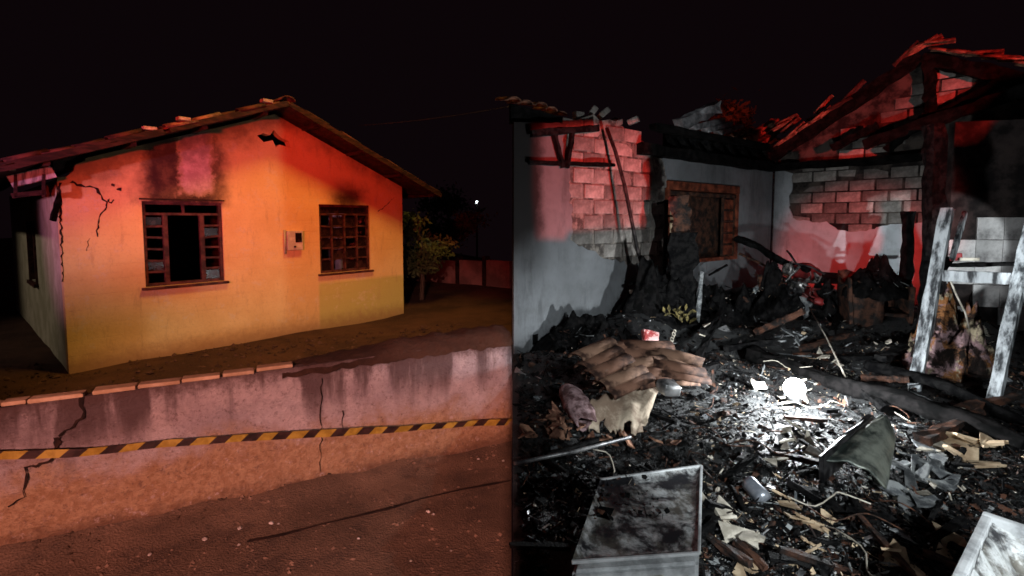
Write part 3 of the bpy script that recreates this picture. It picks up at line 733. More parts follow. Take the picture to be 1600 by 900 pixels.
def tree(label, base, h, cr, n, seed, leaf=.09, group=None):
    rs = random.Random(seed); t = empty('leafy_tree', base); tag(t, label, 'tree', group)
    bm = bmesh.new(); th = h * .5
    add_tube(bm, [(0, 0, -.3), (.05, 0, th * .5), (0, .06, th), (.06, .04, h * .8)], [h * .035, h * .028, h * .02, h * .008], 8)
    tips = []
    for k in range(11):
        a = rs.uniform(0, 6.28); z0 = rs.uniform(th * .6, h * .75); r = cr * rs.uniform(.5, .95)
        e = Vector((math.cos(a) * r, math.sin(a) * r, z0 + rs.uniform(.1, .5) * h * .45)); m_ = Vector((math.cos(a) * r * .45, math.sin(a) * r * .45, z0 + h * .06))
        add_tube(bm, [(0, 0, z0), m_, e], [h * .014, h * .009, h * .003], 5); tips += [e, m_.lerp(e, .6)]
    obj('trunk', bm, M['bark'], t)
    vs, fs = [], []
    cl = [(p + Vector((rs.gauss(0, .12), rs.gauss(0, .12), rs.gauss(0, .1))) * cr, cr * rs.uniform(.16, .34)) for p in tips for _ in range(2)]
    for k in range(n):
        c, r = rs.choice(cl); d = Vector((rs.gauss(0, 1), rs.gauss(0, 1), rs.gauss(0, .8))) * r * .7
        p = c + d; u = Vector((rs.gauss(0, 1), rs.gauss(0, 1), rs.gauss(0, 1))).normalized(); v = u.orthogonal().normalized()
        s = leaf * rs.uniform(.6, 1.3); i0 = len(vs)
        vs += [p - u * s, p + v * s * .45, p + u * s, p - v * s * .45]; fs.append((i0, i0 + 1, i0 + 2, i0 + 3))
    me = bpy.data.meshes.new('crown'); me.from_pydata([tuple(v) for v in vs], [], fs); link_mesh('crown', me, M['leaf'], t)
    return t
b_ = at(652, 420, 12.5); tree('small leafy tree at the right house corner lit pale blue', Vector((b_.x + .1, 12.4, YARD)), 2.15, .75, 2600, 3, .07)
b_ = at(700, 420, 20); tree('dim round tree behind the boundary wall right of house', Vector((b_.x, 20, YARD)), 3.2, 1.3, 2600, 5, .10)
# far lamp
lp = at(745, 316, 26); lamp = empty('street_lamp', (lp.x, lp.y, YARD)); tag(lamp, 'distant lit street lamp, a white dot above the trees', 'street lamp')
tube('post', [(0, 0, -.2), (0, 0, lp.z - YARD - .02)], .05, M['darksteel'], lamp)
lm = NT('lamp_glow'); lm.b.inputs['Emission Color'].default_value = (.85, .95, 1, 1); lm.b.inputs['Emission Strength'].default_value = 6
bm = bmesh.new(); bmesh.ops.create_uvsphere(bm, u_segments=12, v_segments=8, radius=.075); bmesh.ops.translate(bm, vec=(0, 0, lp.z - YARD), verts=bm.verts); obj('lamp_head', bm, lm.m, lamp)
spot('tree_fill_light', (-.9, 11.0, 1.9), (-2.2, 12.4, 1.0), 12, (.55, 1.0, 1.0), 16, .5, .05)  # cool spot added beside the small tree to light its leaves
# overhead wires
M['wire'] = simple('wire_sheath', (0.02, 0.018, 0.018), (0.05, 0.04, 0.04), 20, .6)
def wire(pa, pb, sag, label, r=.008):
    pts = [pa.lerp(pb, k / 16) - Vector((0, 0, sag * 4 * (k / 16) * (1 - k / 16))) for k in range(17)]
    o = tube('overhead_wire', pts, r, M['wire'], None, 6); tag(o, label, 'wire')
wire(at(560, 196, 11), at(797, 166, 9), .05, 'thin overhead wire rising into the dark sky right of roof', .0045)
# ================================================================== RIGHT: burnt-out room
WALL_H = 2.63
P0 = Vector((0.004, 5.70, 0)); PC = Vector((5.04, 9.58, 0)); PR = Vector((8.2, 6.1, 0))
d1 = (PC - P0).normalized(); d2 = (PR - PC).normalized()
# ---- ash-covered floor with mounds
MOUNDS = [(1.75, 6.35, .8, .45, .42), (1.0, 4.5, .75, .6, .20), (.35, 5.3, .5, .5, .12), (4.3, 7.9, 1.0, .5, .22), (2.9, 7.4, .7, .5, .15), (5.2, 6.5, .8, .6, .18), (3.0, 4.9, .6, .35, .05),
          (4.3, 5.4, .5, .5, .22), (3.2, 3.0, .7, .45, .10), (1.9, 2.9, .6, .5, .04), (2.6, 2.0, .4, .35, .08), (4.8, 4.2, .6, .6, .15), (1.4, 5.9, .5, .4, .2),
          (2.5, 7.0, .7, .45, .30), (3.6, 8.0, .8, .5, .32), (4.9, 7.6, .8, .5, .30), (3.9, 6.6, .7, .4, .22), (3.0, 6.2, .5, .35, .16), (5.9, 6.6, .8, .6, .35), (2.3, 5.2, .4, .3, .10), (3.9, 3.2, .5, .4, .12), (.3, 3.6, .35, .5, .08), (1.5, 3.4, .4, .25, .07)]
def gz(x, y):
    z = fbm(x, y, .8, 11) * .05 + fbm(x, y, 3.5, 4) * .03
    for mx, my, rx, ry, h in MOUNDS: z += h * math.exp(-((x - mx) / rx) ** 2 - ((y - my) / ry) ** 2)
    return z
def on_floor(px, py, dz=0.0):
    p = on_z(px, py, 0.0)
    for _ in range(5): p = on_z(px, py, gz(p.x, p.y) + dz)
    return p
def ashground_mat():
    t = NT('wet_ash'); a = t.noise(1.3, 6, .7); b = t.noise(11, 6, .78); f = t.noise(48, 4, .8)
    c = t.mix(t.step(a, .38, .66), (0.008, 0.009, 0.010), (0.045, 0.047, 0.048)); c = t.mix(t.math('MULTIPLY', t.step(b, .52, .7), .6), c, (0.09, 0.09, 0.088))
    c = t.mix(t.step(f, .66, .74), c, (0.30, 0.28, 0.25))
    return t.done(c, t.math('MULTIPLY_ADD', b, .6, .25), t.math('ADD', b, t.math('MULTIPLY', f, .6)), 1.0, .05, spec=.5)
M['ashground'] = ashground_mat()
bm = bmesh.new(); g_ = []
NX, NY = 150, 150
for i in range(NX + 1):
    x = .004 + 9.5 * (i / NX) ** 1.25; col_ = []
    for j in range(NY + 1):
        y = -2.5 + 12.6 * (j / NY); col_.append(bm.verts.new((x, y, gz(x, y) + fbm(x, y, 13, 9) * .018)))
    g_.append(col_)
for a, b in zip(g_, g_[1:]):
    for k in range(NY): bm.faces.new((a[k], b[k], b[k+1], a[k+1]))
fl = obj('burnt_floor', bm, M['ashground'], smooth=True); tag(fl, 'floor of the burnt room covered in black ash', None, kind='structure')
# ---- burnt house
def plaster_mat(name, soot_shade_fn=None, k=1.0):
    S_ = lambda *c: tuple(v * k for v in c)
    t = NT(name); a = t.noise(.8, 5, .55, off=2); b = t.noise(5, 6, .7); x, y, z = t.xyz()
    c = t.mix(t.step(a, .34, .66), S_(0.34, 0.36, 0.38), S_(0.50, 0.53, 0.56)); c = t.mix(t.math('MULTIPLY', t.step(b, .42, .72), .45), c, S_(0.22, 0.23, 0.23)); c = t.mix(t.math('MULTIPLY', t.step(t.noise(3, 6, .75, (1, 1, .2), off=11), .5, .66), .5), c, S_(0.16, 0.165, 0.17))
    if soot_shade_fn: c = t.mix(soot_shade_fn(t, x, z, a, b), c, (0.012, 0.010, 0.010))
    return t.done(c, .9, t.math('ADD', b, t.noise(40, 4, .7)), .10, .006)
def soot_shade1(t, x, z, a, b):
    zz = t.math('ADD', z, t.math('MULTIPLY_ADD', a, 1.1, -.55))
    left = t.math('MULTIPLY', t.step(t.math('ADD', x, t.math('MULTIPLY_ADD', b, .3, -.15)), .62, .34), t.step(zz, .75, 1.5))  # unlit upper left of the wall: shade put into the colour
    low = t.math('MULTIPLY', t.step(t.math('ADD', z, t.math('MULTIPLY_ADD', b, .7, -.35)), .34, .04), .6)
    top = t.math('MAXIMUM', t.math('MULTIPLY', t.step(zz, 2.5, 2.85), .5), t.math('MULTIPLY', t.math('MULTIPLY', t.step(zz, 1.3, 2.1), t.step(x, 1.5, .9)), .3))  # soot along the top, plus more painted shade at upper left
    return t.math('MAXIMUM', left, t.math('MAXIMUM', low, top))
def soot2(t, x, z, a, b):
    zz = t.math('ADD', z, t.math('MULTIPLY_ADD', b, .8, -.4))
    return t.math('MAXIMUM', t.math('MULTIPLY', t.step(zz, .35, .0), .7), t.math('MULTIPLY', t.step(t.math('ADD', x, t.math('MULTIPLY', a, .3)), .45, .15), .6))
M['plaster1'] = plaster_mat('smoked_shaded_plaster', soot_shade1, .47); M['plaster2'] = plaster_mat('pale_plaster', soot2, 1.25)
M['mortar'] = simple('mortar', (0.07, 0.06, 0.055), (0.26, 0.23, 0.2), 9, .95, .5, .01)
def block_mat():
    t = NT('scorched_block'); a = t.noise(5, 5, .7); k = t.rnd()
    c = t.mix(t.step(a, .35, .68), (0.17, 0.155, 0.14), (0.40, 0.37, 0.34))
    v = t.n('ShaderNodeHueSaturation'); t.set(v.inputs['Color'], c); t.set(v.inputs['Value'], t.math('MULTIPLY_ADD', k, .9, .5))
    return t.done(v.outputs[0], .9, t.noise(30, 5, .75), .6, .012)
M['block'] = block_mat()
M['redwood'] = simple('scorched_red_wood', (0.05, 0.012, 0.006), (0.30, 0.075, 0.035), 6, .7, .4, .006, lo=.35, hi=.7)
BH = empty('burnt_house', (P0.x, P0.y, 0), 0)
tag(BH, 'roofless burnt house with grey plaster walls and exposed scorched blocks', 'house')
def wall_frame(p, d):
    Mw = Matrix.Rotation(math.atan2(d.y, d.x), 4, 'Z'); Mw.translation = p; return Mw
# wall 1 with the window
M1 = wall_frame(P0, d1); I1 = M1.inverted(); n1 = M1.to_3x3() @ Vector((0, -1, 0)); L1 = (PC - P0).length
def w1(px, py): p = I1 @ on_plane(px, py, P0, n1); return p.x, p.z
M2 = wall_frame(PC, d2); I2 = M2.inverted(); n2 = M2.to_3x3() @ Vector((0, -1, 0)); L2 = (PR - PC).length
def w2(px, py): p = I2 @ on_plane(px, py, PC, n2); return p.x, p.z
def mk(name, bm, mat, Mw, parent): 
    bmesh.ops.transform(bm, matrix=Matrix.Translation(-P0) @ Mw, verts=bm.verts); return obj(name, bm, mat, parent)
def local_parent(Mw, name, bm, mat, parent):
    """mesh kept in the wall's own axes so that textures follow the wall"""
    o = obj(name, bm, mat, parent)
    if parent is BH: o.matrix_local = Matrix.Translation(-P0) @ Mw
    return o
win = (w1(1042, 284)[0], w1(1100, 409)[1], w1(1154, 292)[0], w1(1100, 287)[1])
# ragged top of the wall
top1 = [(L1, WALL_H), (w1(1040, 245)[0], WALL_H)]
for p in ((1022, 232), (1000, 214), (985, 206), (968, 190), (955, 186), (940, 188), (930, 178), (905, 186), (893, 196), (872, 190), (850, 196), (830, 192)): top1.append(w1(*p))
top1 += [(0.13, top1[-1][1])]
bm = bmesh.new(); add_plate(bm, [(.13, -.1), (L1, -.1)] + top1, [rectloop(win)], .030, .16)
W1 = local_parent(M1, 'window_wall', bm, M['mortar'], BH)
# plaster with the fallen patch left open
patch = [w1(*p) for p in ((888, 190), (880, 215), (893, 250), (889, 300), (896, 345), (893, 372), (905, 385), (930, 391), (938, 400), (965, 409), (1000, 414), (1040, 424))]
patch2 = [w1(*p) for p in ((1040, 290), (1038, 262), (1034, 246), (1022, 232))]
pl = [(0, -.1), (L1, -.1), (L1, WALL_H - .01), (w1(1040, 246)[0], WALL_H - .01)] + [p for p in patch2[::-1][1:]]
# one outline: around the window and the exposed patch
outline = [(.022, -.1), (L1 - .03, -.1), (L1 - .03, WALL_H - .01), w1(1036, 247), w1(1041, 262), (win[0] + .02, win[3] + .0), (win[2], win[3]), (win[2], win[1]), (win[0], win[1])] + jag(patch[::-1], .03, .06, 4) + [w1(886, 193), (0.022, top1[-1][1] - .02)]
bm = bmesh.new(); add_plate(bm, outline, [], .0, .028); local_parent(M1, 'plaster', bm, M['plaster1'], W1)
# the exposed blocks
bm = bmesh.new(); add_box(bm, (-.19, -.012, -.092), (.19, .02, .092), None, .012)
for v in bm.verts:
    v.co.x += noise.noise(v.co * 9) * .008; v.co.y += noise.noise(v.co * 13 + Vector((3, 0, 0))) * .006
BLK = bpy.data.meshes.new('block'); bm.to_mesh(BLK); bm.free(); BLK.materials.append(M['block'])
def inside(p, poly):
    c = False
    for i in range(len(poly)):
        (xa, ya), (xb, yb) = poly[i], poly[i - 1]
        if (ya > p[1]) != (yb > p[1]) and p[0] < (xb - xa) * (p[1] - ya) / (yb - ya) + xa: c = not c
    return c
def blocks(parent, poly, lift, x0, x1, z0, z1, seed, bw=.40, bh=.2):
    rs = random.Random(seed); r = 0; z = z0
    while z < z1:
        x = x0 + (bw / 2 if r % 2 else 0)
        while x < x1:
            xs = [x + bw * .5]
            if inside((x + bw / 2, z + bh / 2), poly) or (inside((x + bw * .2, z + bh / 2), poly) and inside((x + bw * .8, z + bh / 2), poly)):
                o = bpy.data.objects.new('block', BLK); COL.objects.link(o); o.parent = parent
                o.location = (x + bw / 2, lift + rs.uniform(-.012, .012), z + bh / 2 + rs.uniform(-.004, .004))
                o.rotation_euler = (rs.gauss(0, .01), rs.gauss(0, .008), rs.gauss(0, .012))
                o.scale = (bw / .40 * rs.uniform(.96, 1.0), 1, bh / .2 * rs.uniform(.95, 1.0))
            x += bw
        z += bh; r += 1
expo = patch + [(win[0], win[1]), (win[0], win[3])] + [w1(1041, 262), w1(1034, 246), w1(1022, 232), w1(1000, 214), w1(985, 206), w1(968, 190), w1(930, 184), w1(905, 188)]
blocks(W1, expo, .030, patch[0][0] - .5, win[0] + .3, w1(1000, 424)[1] - .18, 3.0, 1)
# the part at the left that stays rough: blocks between the painted shade and the patch
expo2 = [w1(*p) for p in ((831, 196), (831, 298), (860, 305), (884, 300), (880, 215), (886, 196))]
# window in wall 1
x0, z0, x1, z1 = win
wdw = bmesh.new(); add_box(wdw, (x0, -.03, z1 - .13), (x1, .12, z1), None, .006); wdw = local_parent(M1, 'window', wdw, M['redwood'], BH)
def wbox(name, lo, hi, mat, bev=.004): return box(name, lo, hi, mat, wdw, bev)
for a in (x0, x1 - .07): wbox('jamb', (a, -.02, z0), (a + .07, .12, z1 - .132), M['redwood'])
wbox('sill_board', (x0 + .072, -.02, z0), (x1 - .072, .12, z0 + .06), M['redwood'])
wbox('head_rail', (x0 + .072, 0, z1 - .21), (x1 - .072, .06, z1 - .15), M['charbrown'])
ww = x1 - x0
for (a, b) in ((x0 + .08, x0 + ww * .30), (x1 - ww * .22, x1 - .08)):
    wbox('sash_stile', (a - .005, .01, z0 + .062), (a + .03, .05, z1 - .212), M['charbrown']); wbox('sash_stile', (b - .03, .01, z0 + .062), (b + .005, .05, z1 - .212), M['charbrown'])
    for k in range(5):
        za = z0 + .07 + (z1 - z0 - .29) * k / 5; zb = z0 + .07 + (z1 - z0 - .29) * (k + 1) / 5
        wbox('sash_rail', (a + .032, .012, za - .012), (b - .032, .048, za + .014), M['charbrown'])
        wbox('shutter_panel', (a + .034, .02, za + .02), (b - .034, .035, zb - .02), M['redwood'] if b > x0 + ww / 2 else M['tan'])
wbox('dark_board', (x0 + .06, .20, z0 - .05), (x1 - .06, .24, z1 - .02), M['charbrown'])
# socket in wall 1
q = w1(836, 530); sk = bmesh.new(); add_box(sk, (q[0] - .04, -.012, q[1] - .06), (q[0] + .04, .004, q[1] + .06), None, .004); local_parent(M1, 'wall_socket', sk, M['black'], W1)
# wall 2, the gable
apx = w2(1442, 78); rgt = w2(1600, 108); lft = (0.0, w2(1207, 244)[1])
GT = [(0, -.1), (L2, -.1), (L2, rgt[1] - (L2 - rgt[0]) * .5 - .12), (apx[0], apx[1] - .14), (0, lft[1] - .1)]
hole2 = [w2(*p) for p in ((1205, 250), (1300, 232), (1300, 250))]
bm = bmesh.new(); add_plate(bm, GT, [], .030, .16); W2 = local_parent(M2, 'gable_wall', bm, simple('sooty_mortar', (0.012, 0.010, 0.010), (0.09, 0.075, 0.065), 3, .95, .5, .01), BH)
pedge = [(0.03, -.1), (L2, -.1), (L2, w2(1600, 345)[1]), w2(1500, 345), w2(1435, 348)] + jag([w2(*p) for p in ((1430, 350), (1385, 352), (1345, 362), (1310, 360), (1290, 348), (1262, 345), (1240, 342), (1233, 325), (1236, 290), (1238, 265))],   .025, .06, 6) + [(0.03, WALL_H - .02)]
bm = bmesh.new(); add_plate(bm, pedge, [], 0, .028); local_parent(M2, 'plaster', bm, M['plaster2'], W2)
expo3 = [w2(*p) for p in ((1238, 342), (1290, 350), (1345, 362), (1440, 352), (1470, 340), (1470, 248), (1440, 248), (1238, 262))]
blocks(W2, expo3, .030, .1, 3.1, w2(1300, 362)[1] - .05, WALL_H - .05, 5, .38, .19)
for e_ in (((1296, 242), (1330, 205), (1412, 205), (1412, 242)), ((1352, 200), (1400, 158), (1446, 125), (1446, 190), (1400, 205)), ((1464, 108), (1530, 132), (1520, 162), (1464, 168))):
    blocks(W2, [w2(*p) for p in e_], .030, .3, 4.2, WALL_H + .02, 4.4, 8, .38, .19)
# tie beam, posts and rafters of the gable, charred
def wb(px, py, off): p = I2 @ on_plane(px, py, PC + n2 * off, n2); return Vector((p.x, -off, p.z))
def b2(name, a, b, wx, wy, off=.08, mat='black', rough=.25, cuts=14, sd=0):
    bm = bmesh.new(); add_bar(bm, wb(*a, off), wb(*b, off), wx, wy, 0, rough, cuts, sd); return local_parent(M2, name, bm, M[mat], BH)
b2('tie_beam', (1205, 262), (1440, 246), .12, .13, .10, sd=1)
b2('tie_beam', (1350, 226), (1640, 128), .14, .16, .55, sd=11)
b2('rafter', (1207, 246), (1440, 88), .14, .20, .14, sd=2)
b2('rafter', (1442, 90), (1660, 140), .14, .20, .14, sd=3)
b2('rafter', (1300, 232), (1372, 196), .10, .12, .35, sd=4)
b2('king_post', (1452, 96), (1454, 210), .15, .15, .16, sd=5)
b2('strut', (1452, 178), (1385, 236), .12, .12, .2, sd=6)
b2('strut', (1455, 185), (1560, 130), .12, .12, .2, sd=7)
# red-lit tiles that remain on the gable edge
TG = tile_mesh('gable_tile', .42, .2, .06, 6, .014, M['clayred'])
TD = tile_mesh('sooty_tile', .42, .2, .06, 6, .014, M['roofdark'])
TP = tile_mesh('eave_tile', .42, .2, .05, 6, .014, simple('grey_fibre_tile', (.25,.25,.26), (.5,.5,.52), 6, .9))
def on2(px, py, off, me, rot, s=1.0, name='tile'):
    p = on_plane(px, py, PC + n2 * off, n2) - P0
    o = bpy.data.objects.new(name, me); COL.objects.link(o); o.parent = BH
    o.matrix_local = Matrix.Translation(p) @ Matrix.Rotation(math.atan2(d2.y, d2.x), 4, 'Z') @ Matrix.Rotation(rot, 4, 'Y') @ Matrix.Rotation(-math.pi / 2, 4, 'Z') @ Matrix.Rotation(rs.uniform(-.2, .2), 4, 'X') @ Matrix.Scale(s, 4)
for (px, py, r_) in ((1210, 232, -34), (1228, 220, -32), (1247, 207, -34), (1266, 196, -33), (1290, 176, -30), (1318, 160, -34), (1345, 140, -34), (1372, 121, -33), (1398, 104, -34), (1418, 88, -36),
                     (1420, 82, -12), (1436, 72, 2), (1452, 79, 12), (1480, 82, 14), (1506, 87, 14), (1532, 91, 15), (1558, 95, 14), (1584, 100, 15), (1610, 105, 15)):
    if 1280 < px < 1395 and px % 4 < 2: continue
    on2(px, py, .28, TG if px > 1410 or px < 1275 else TD, R(r_), 1.0)
for (px, py, r_) in ((1206, 205, -24), (1214, 196, -20), (1222, 208, -30), (1262, 190, -20), (1275, 178, -50)):
    on2(px, py, .05, TG, R(r_), .9, 'broken_tile')
# eave over wall 1: wall plate, rafter ends, underside and remaining tiles
def e1(px, py, off): p = I1 @ on_plane(px, py, P0 + n1 * off, n1); return Vector((p.x, -off, p.z))
def b1(name, a, b, wx, wy, off, mat='black', rough=.2, cuts=14, sd=0):
    bm = bmesh.new(); add_bar(bm, e1(*a, off), e1(*b, off), wx, wy, 0, rough, cuts, sd); return local_parent(M1, name, bm, M[mat], BH)
b1('wall_plate', (1000, 232), (1206, 262), .14, .16, .05, sd=21)
b1('eave_beam', (1020, 198), (1212, 232), .12, .10, .10, sd=22)
bm = bmesh.new(); a_, b__ = e1(1040, 212, -.1), e1(1206, 240, -.1)
add_plate(bm, [(a_.x, WALL_H + .0), (b__.x, WALL_H + .0), (b__.x, e1(1206, 228, -.1).z), (a_.x, e1(1040, 200, -.1).z)], [], .12, .15); local_parent(M1, 'eave_boards', bm, M['char'], BH)
for k in range(9):
    px = 1042 + k * 19; py = 214 + k * 3.2
    b1('rafter_end', (px, py - 6, ), (px + 16, py + 22), .06, .08, .02, 'char', .25, 4, 30 + k)
def on1(px, py, off, me, yaw, pitch_, s=1.0, name='tile', roll=0.0):
    p = on_plane(px, py, P0 + n1 * off, n1) - P0
    o = bpy.data.objects.new(name, me); COL.objects.link(o); o.parent = BH
    o.matrix_local = Matrix.Translation(p) @ Matrix.Rotation(math.atan2(d1.y, d1.x) + yaw, 4, 'Z') @ Matrix.Rotation(pitch_, 4, 'X') @ Matrix.Rotation(roll, 4, 'Y') @ Matrix.Scale(s, 4)
M['fibre'] = simple('grey_fibre_sheet', (.22, .22, .23), (.50, .50, .52), 6, .9)
for k, (pa_, pb_, w_, m_) in enumerate((((1060, 196), (1120, 168), .20, 'fibre'), ((1082, 200), (1128, 188), .10, 'fibre'), ((1102, 204), (1140, 193), .09, 'fibre'), ((1122, 208), (1156, 198), .08, 'fibre'), ((1140, 214), (1170, 203), .08, 'clayred'), ((1160, 222), (1212, 190), .14, 'clayred'), ((1186, 226), (1240, 186), .10, 'clayred'), ((1205, 236), (1262, 206), .12, 'clayred'))):
    bm = bmesh.new(); A0, A1 = e1(*pa_, -.25), e1(*pb_, -.45); add_bar(bm, A0, A1, .16, w_, 0, .22, 7, 70 + k); local_parent(M1, 'broken_sheet', bm, M[m_], BH)
for k, (px, py) in enumerate(((804, 158), (823, 163), (846, 166), (862, 173), (878, 180))): on1(px, py, -.12 if k > 1 else .1, TG, -.2, R(12), .9)
for k, (px, py) in enumerate(((905, 176), (918, 186), (928, 168), (944, 172), (962, 186), (990, 184))):   # tumbled blocks on the wall head
    p = I1 @ on_plane(px, py, P0 - n1 * .09, n1)
    o = bpy.data.objects.new('block', BLK); COL.objects.link(o); o.parent = W1; o.location = p; o.location.z -= .05; o.rotation_euler = (.3 * k, .5 * math.sin(k * 3), .4 * k); o.scale = (.4, 2.4, .7)
bm = bmesh.new(); add_plate(bm, [w1(803, 192), w1(830, 196), w1(893, 198), w1(893, 184), w1(850, 172), w1(803, 160)], [], .06, .09); local_parent(M1, 'eave_boards', bm, M['black'], BH)
b1('rafter_end', (865, 200), (880, 262), .05, .06, .06, 'char', .3, 6, 41)
b1('rafter_end', (895, 205), (886, 262), .05, .06, .07, 'char', .3, 6, 42)
b1('lath', (826, 254), (960, 258), .04, .05, .05, 'char', .3, 8, 43)
b1('lath', (830, 208), (935, 200), .05, .08, .08, 'char', .3, 8, 44)
# concrete plinth that carries the floor
bm = bmesh.new(); add_box(bm, (.008, -2.5, -.95), (.30, 5.66, -.12), None, .01); bmesh.ops.translate(bm, vec=-P0, verts=bm.verts); obj('plinth', bm, M['mortar'], BH)
# unseen gobo wall behind the viewer, openings shaped to frame the red light
FY = -1.9
def hole_for(pts):
    out = []
    for p in pts:
        b = Vector(BEACON); t_ = (FY - b.y) / (p.y - b.y); q_ = b.lerp(p, t_); out.append((q_.x, q_.z))
    return out
def p1(px, py): return on_plane(px, py, P0, n1)
def p2(px, py): return on_plane(px, py, PC, n2)
ho = [hole_for([p1(*q_) for q_ in ((831, 195), (831, 300), (836, 373), (884, 374), (886, 362), (1012, 352), (1014, 262), (1000, 190))]),
      hole_for([p2(*q_) for q_ in ((1180, 248), (1300, 250), (1412, 238), (1530, 130), (1640, 105), (1640, 60), (1430, 50), (1200, 150))])]
bm = bmesh.new(); add_plate(bm, [(-.0, -.1), (8.5, -.1), (8.5, 3.6), (-.0, 3.6)], ho, 0, .02)
bmesh.ops.translate(bm, vec=Vector((0, FY, 0)) - P0, verts=bm.verts); obj('front_wall_or_gobo', bm, M['plaster2'], BH)  # added to block and shape the lamps behind the viewer
# ---- charred post, tiled back wall
pb = on_z(1452, 556, 0); tp_ = at(1462, 195, pb.y)
o = bar('charred_post', (pb.x, pb.y, -.1), tp_, .17, .17, M['char'], None, rough=.25, cuts=18, seed=12); tag(o, 'tall charred timber post left of the white frame', 'post')
o = bar('charred_post', at(1412, 545, 6.6), at(1420, 330, 6.6), .13, .12, M['char'], None, rough=.3, cuts=14, seed=13); tag(o, 'shorter charred timber post beside the burnt cupboard', 'post')
KW = empty('kitchen_wall', (0, 0, 0)); tag(KW, 'sooty partition wall with white glazed tiles behind the white frame', 'wall')
ka = on_z(1474, 530, 0); kb = ka + Vector((2.2, -.55, 0)); kd = (kb - ka).normalized(); MK = wall_frame(ka, kd)
KW.matrix_world = MK
IK = MK.inverted(); nk = MK.to_3x3() @ Vector((0, -1, 0))
def kw(px, py): p = IK @ on_plane(px, py, ka, nk); return p.x, p.z
M['kwall'] = simple('sooty_partition', (0.010, 0.008, 0.008), (0.06, 0.045, 0.042), 2.2, .9, .4, .01)
box('wall_body', (0, .02, -.1), (2.2, .16, 2.9), M['kwall'], KW)
def gtile_mat():
    t = NT('glazed_tile'); a = t.noise(2.2, 6, .75); z = t.xyz()[2]
    k = t.n('ShaderNodeHueSaturation'); t.set(k.inputs['Color'], t.mix(t.step(a, .40, .7), (0.78, 0.77, 0.76), (0.25, 0.24, 0.24))); t.set(k.inputs['Value'], t.math('MULTIPLY_ADD', t.rnd(), .45, .7))
    return t.done(k.outputs[0], t.math('MULTIPLY_ADD', a, .5, .1), None, spec=.5)
M['gtile'] = gtile_mat(); tz1 = kw(1520, 338)[1]
bm = bmesh.new(); add_box(bm, (-.145, -.008, -.145), (.145, .019, .145), None, .003); GTM = bpy.data.meshes.new('wall_tile'); bm.to_mesh(GTM); bm.free(); GTM.materials.append(M['gtile'])
rs = random.Random(3)
for r_ in range(6):
    for c_ in range(7):
        if rs.random() < (.06 if r_ else .3) or (r_ >= 3 and rs.random() < .35): continue
        o = bpy.data.objects.new('wall_tile', GTM); COL.objects.link(o); o.parent = KW
        o.location = (.15 + c_ * .297, .0 + rs.uniform(0, .006), tz1 - .16 - r_ * .297); o.rotation_euler = (rs.gauss(0, .006), rs.gauss(0, .01), rs.gauss(0, .006))

# ================================================================== things in the room
# ---- scorched white frame
FRm = empty('wooden_frame', on_z(1490, 630, 0)); tag(FRm, 'scorched white wooden frame leaning upright on two legs', 'frame')
fo = FRm.location.copy()
l0, l1 = on_z(1428, 612, 0) - fo, at(1480, 326, 4.78) - fo
r0, r1 = on_z(1548, 646, 0) - fo, at(1612, 345, 4.3) - fo
def fbar(name, a, b, wx, wy, sd, mat='whitewood'): bar(name, a, b, wx, wy, M[mat], FRm, rough=.10, cuts=12, seed=sd)
fbar('upright', l0, l1, .10, .06, 1); fbar('upright', r0, r1, .085, .06, 2)
ca, cb_ = at(1458, 430, 4.70) - fo, at(1594, 436, 4.22) - fo
fbar('crossbar', ca, cb_, .035, .10, 3)
fbar('brace', at(1487, 405, 4.82) - fo, at(1508, 332, 4.95) - fo, .03, .07, 4)
fbar('rear_upright', at(1462, 470, 4.9) - fo, at(1447, 560, 4.85) - fo, .03, .07, 5)
# shelf with a red tool box behind the crossbar
sh = empty('charred_shelf', at(1540, 410, 4.95)); tag(sh, 'charred black shelf board held behind the white frame', 'shelf'); so_ = sh.location.copy()
bar('board', at(1482, 414, 4.98) - so_, at(1596, 412, 4.7) - so_, .16, .035, M['char'], sh, rough=.2, cuts=8, seed=4)
bar('bracket', at(1470, 424, 4.9) - so_, at(1485, 404, 4.98) - so_, .05, .05, M['char'], sh)
o = bar('tool_handle', at(1484, 402, 4.92), at(1503, 401, 4.88), .05, .075, simple('red_plastic', (.22, .01, .015), (.35, .03, .03), 8, .5), None, bevel=.01); tag(o, 'dark red plastic block on the charred shelf', 'block')
o = bar('label_strip', at(1499, 405, 4.84), at(1530, 405, 4.78), .02, .03, M['pale'], None, bevel=.003); tag(o, 'narrow pale strip lying on the shelf beside red block', 'strip')
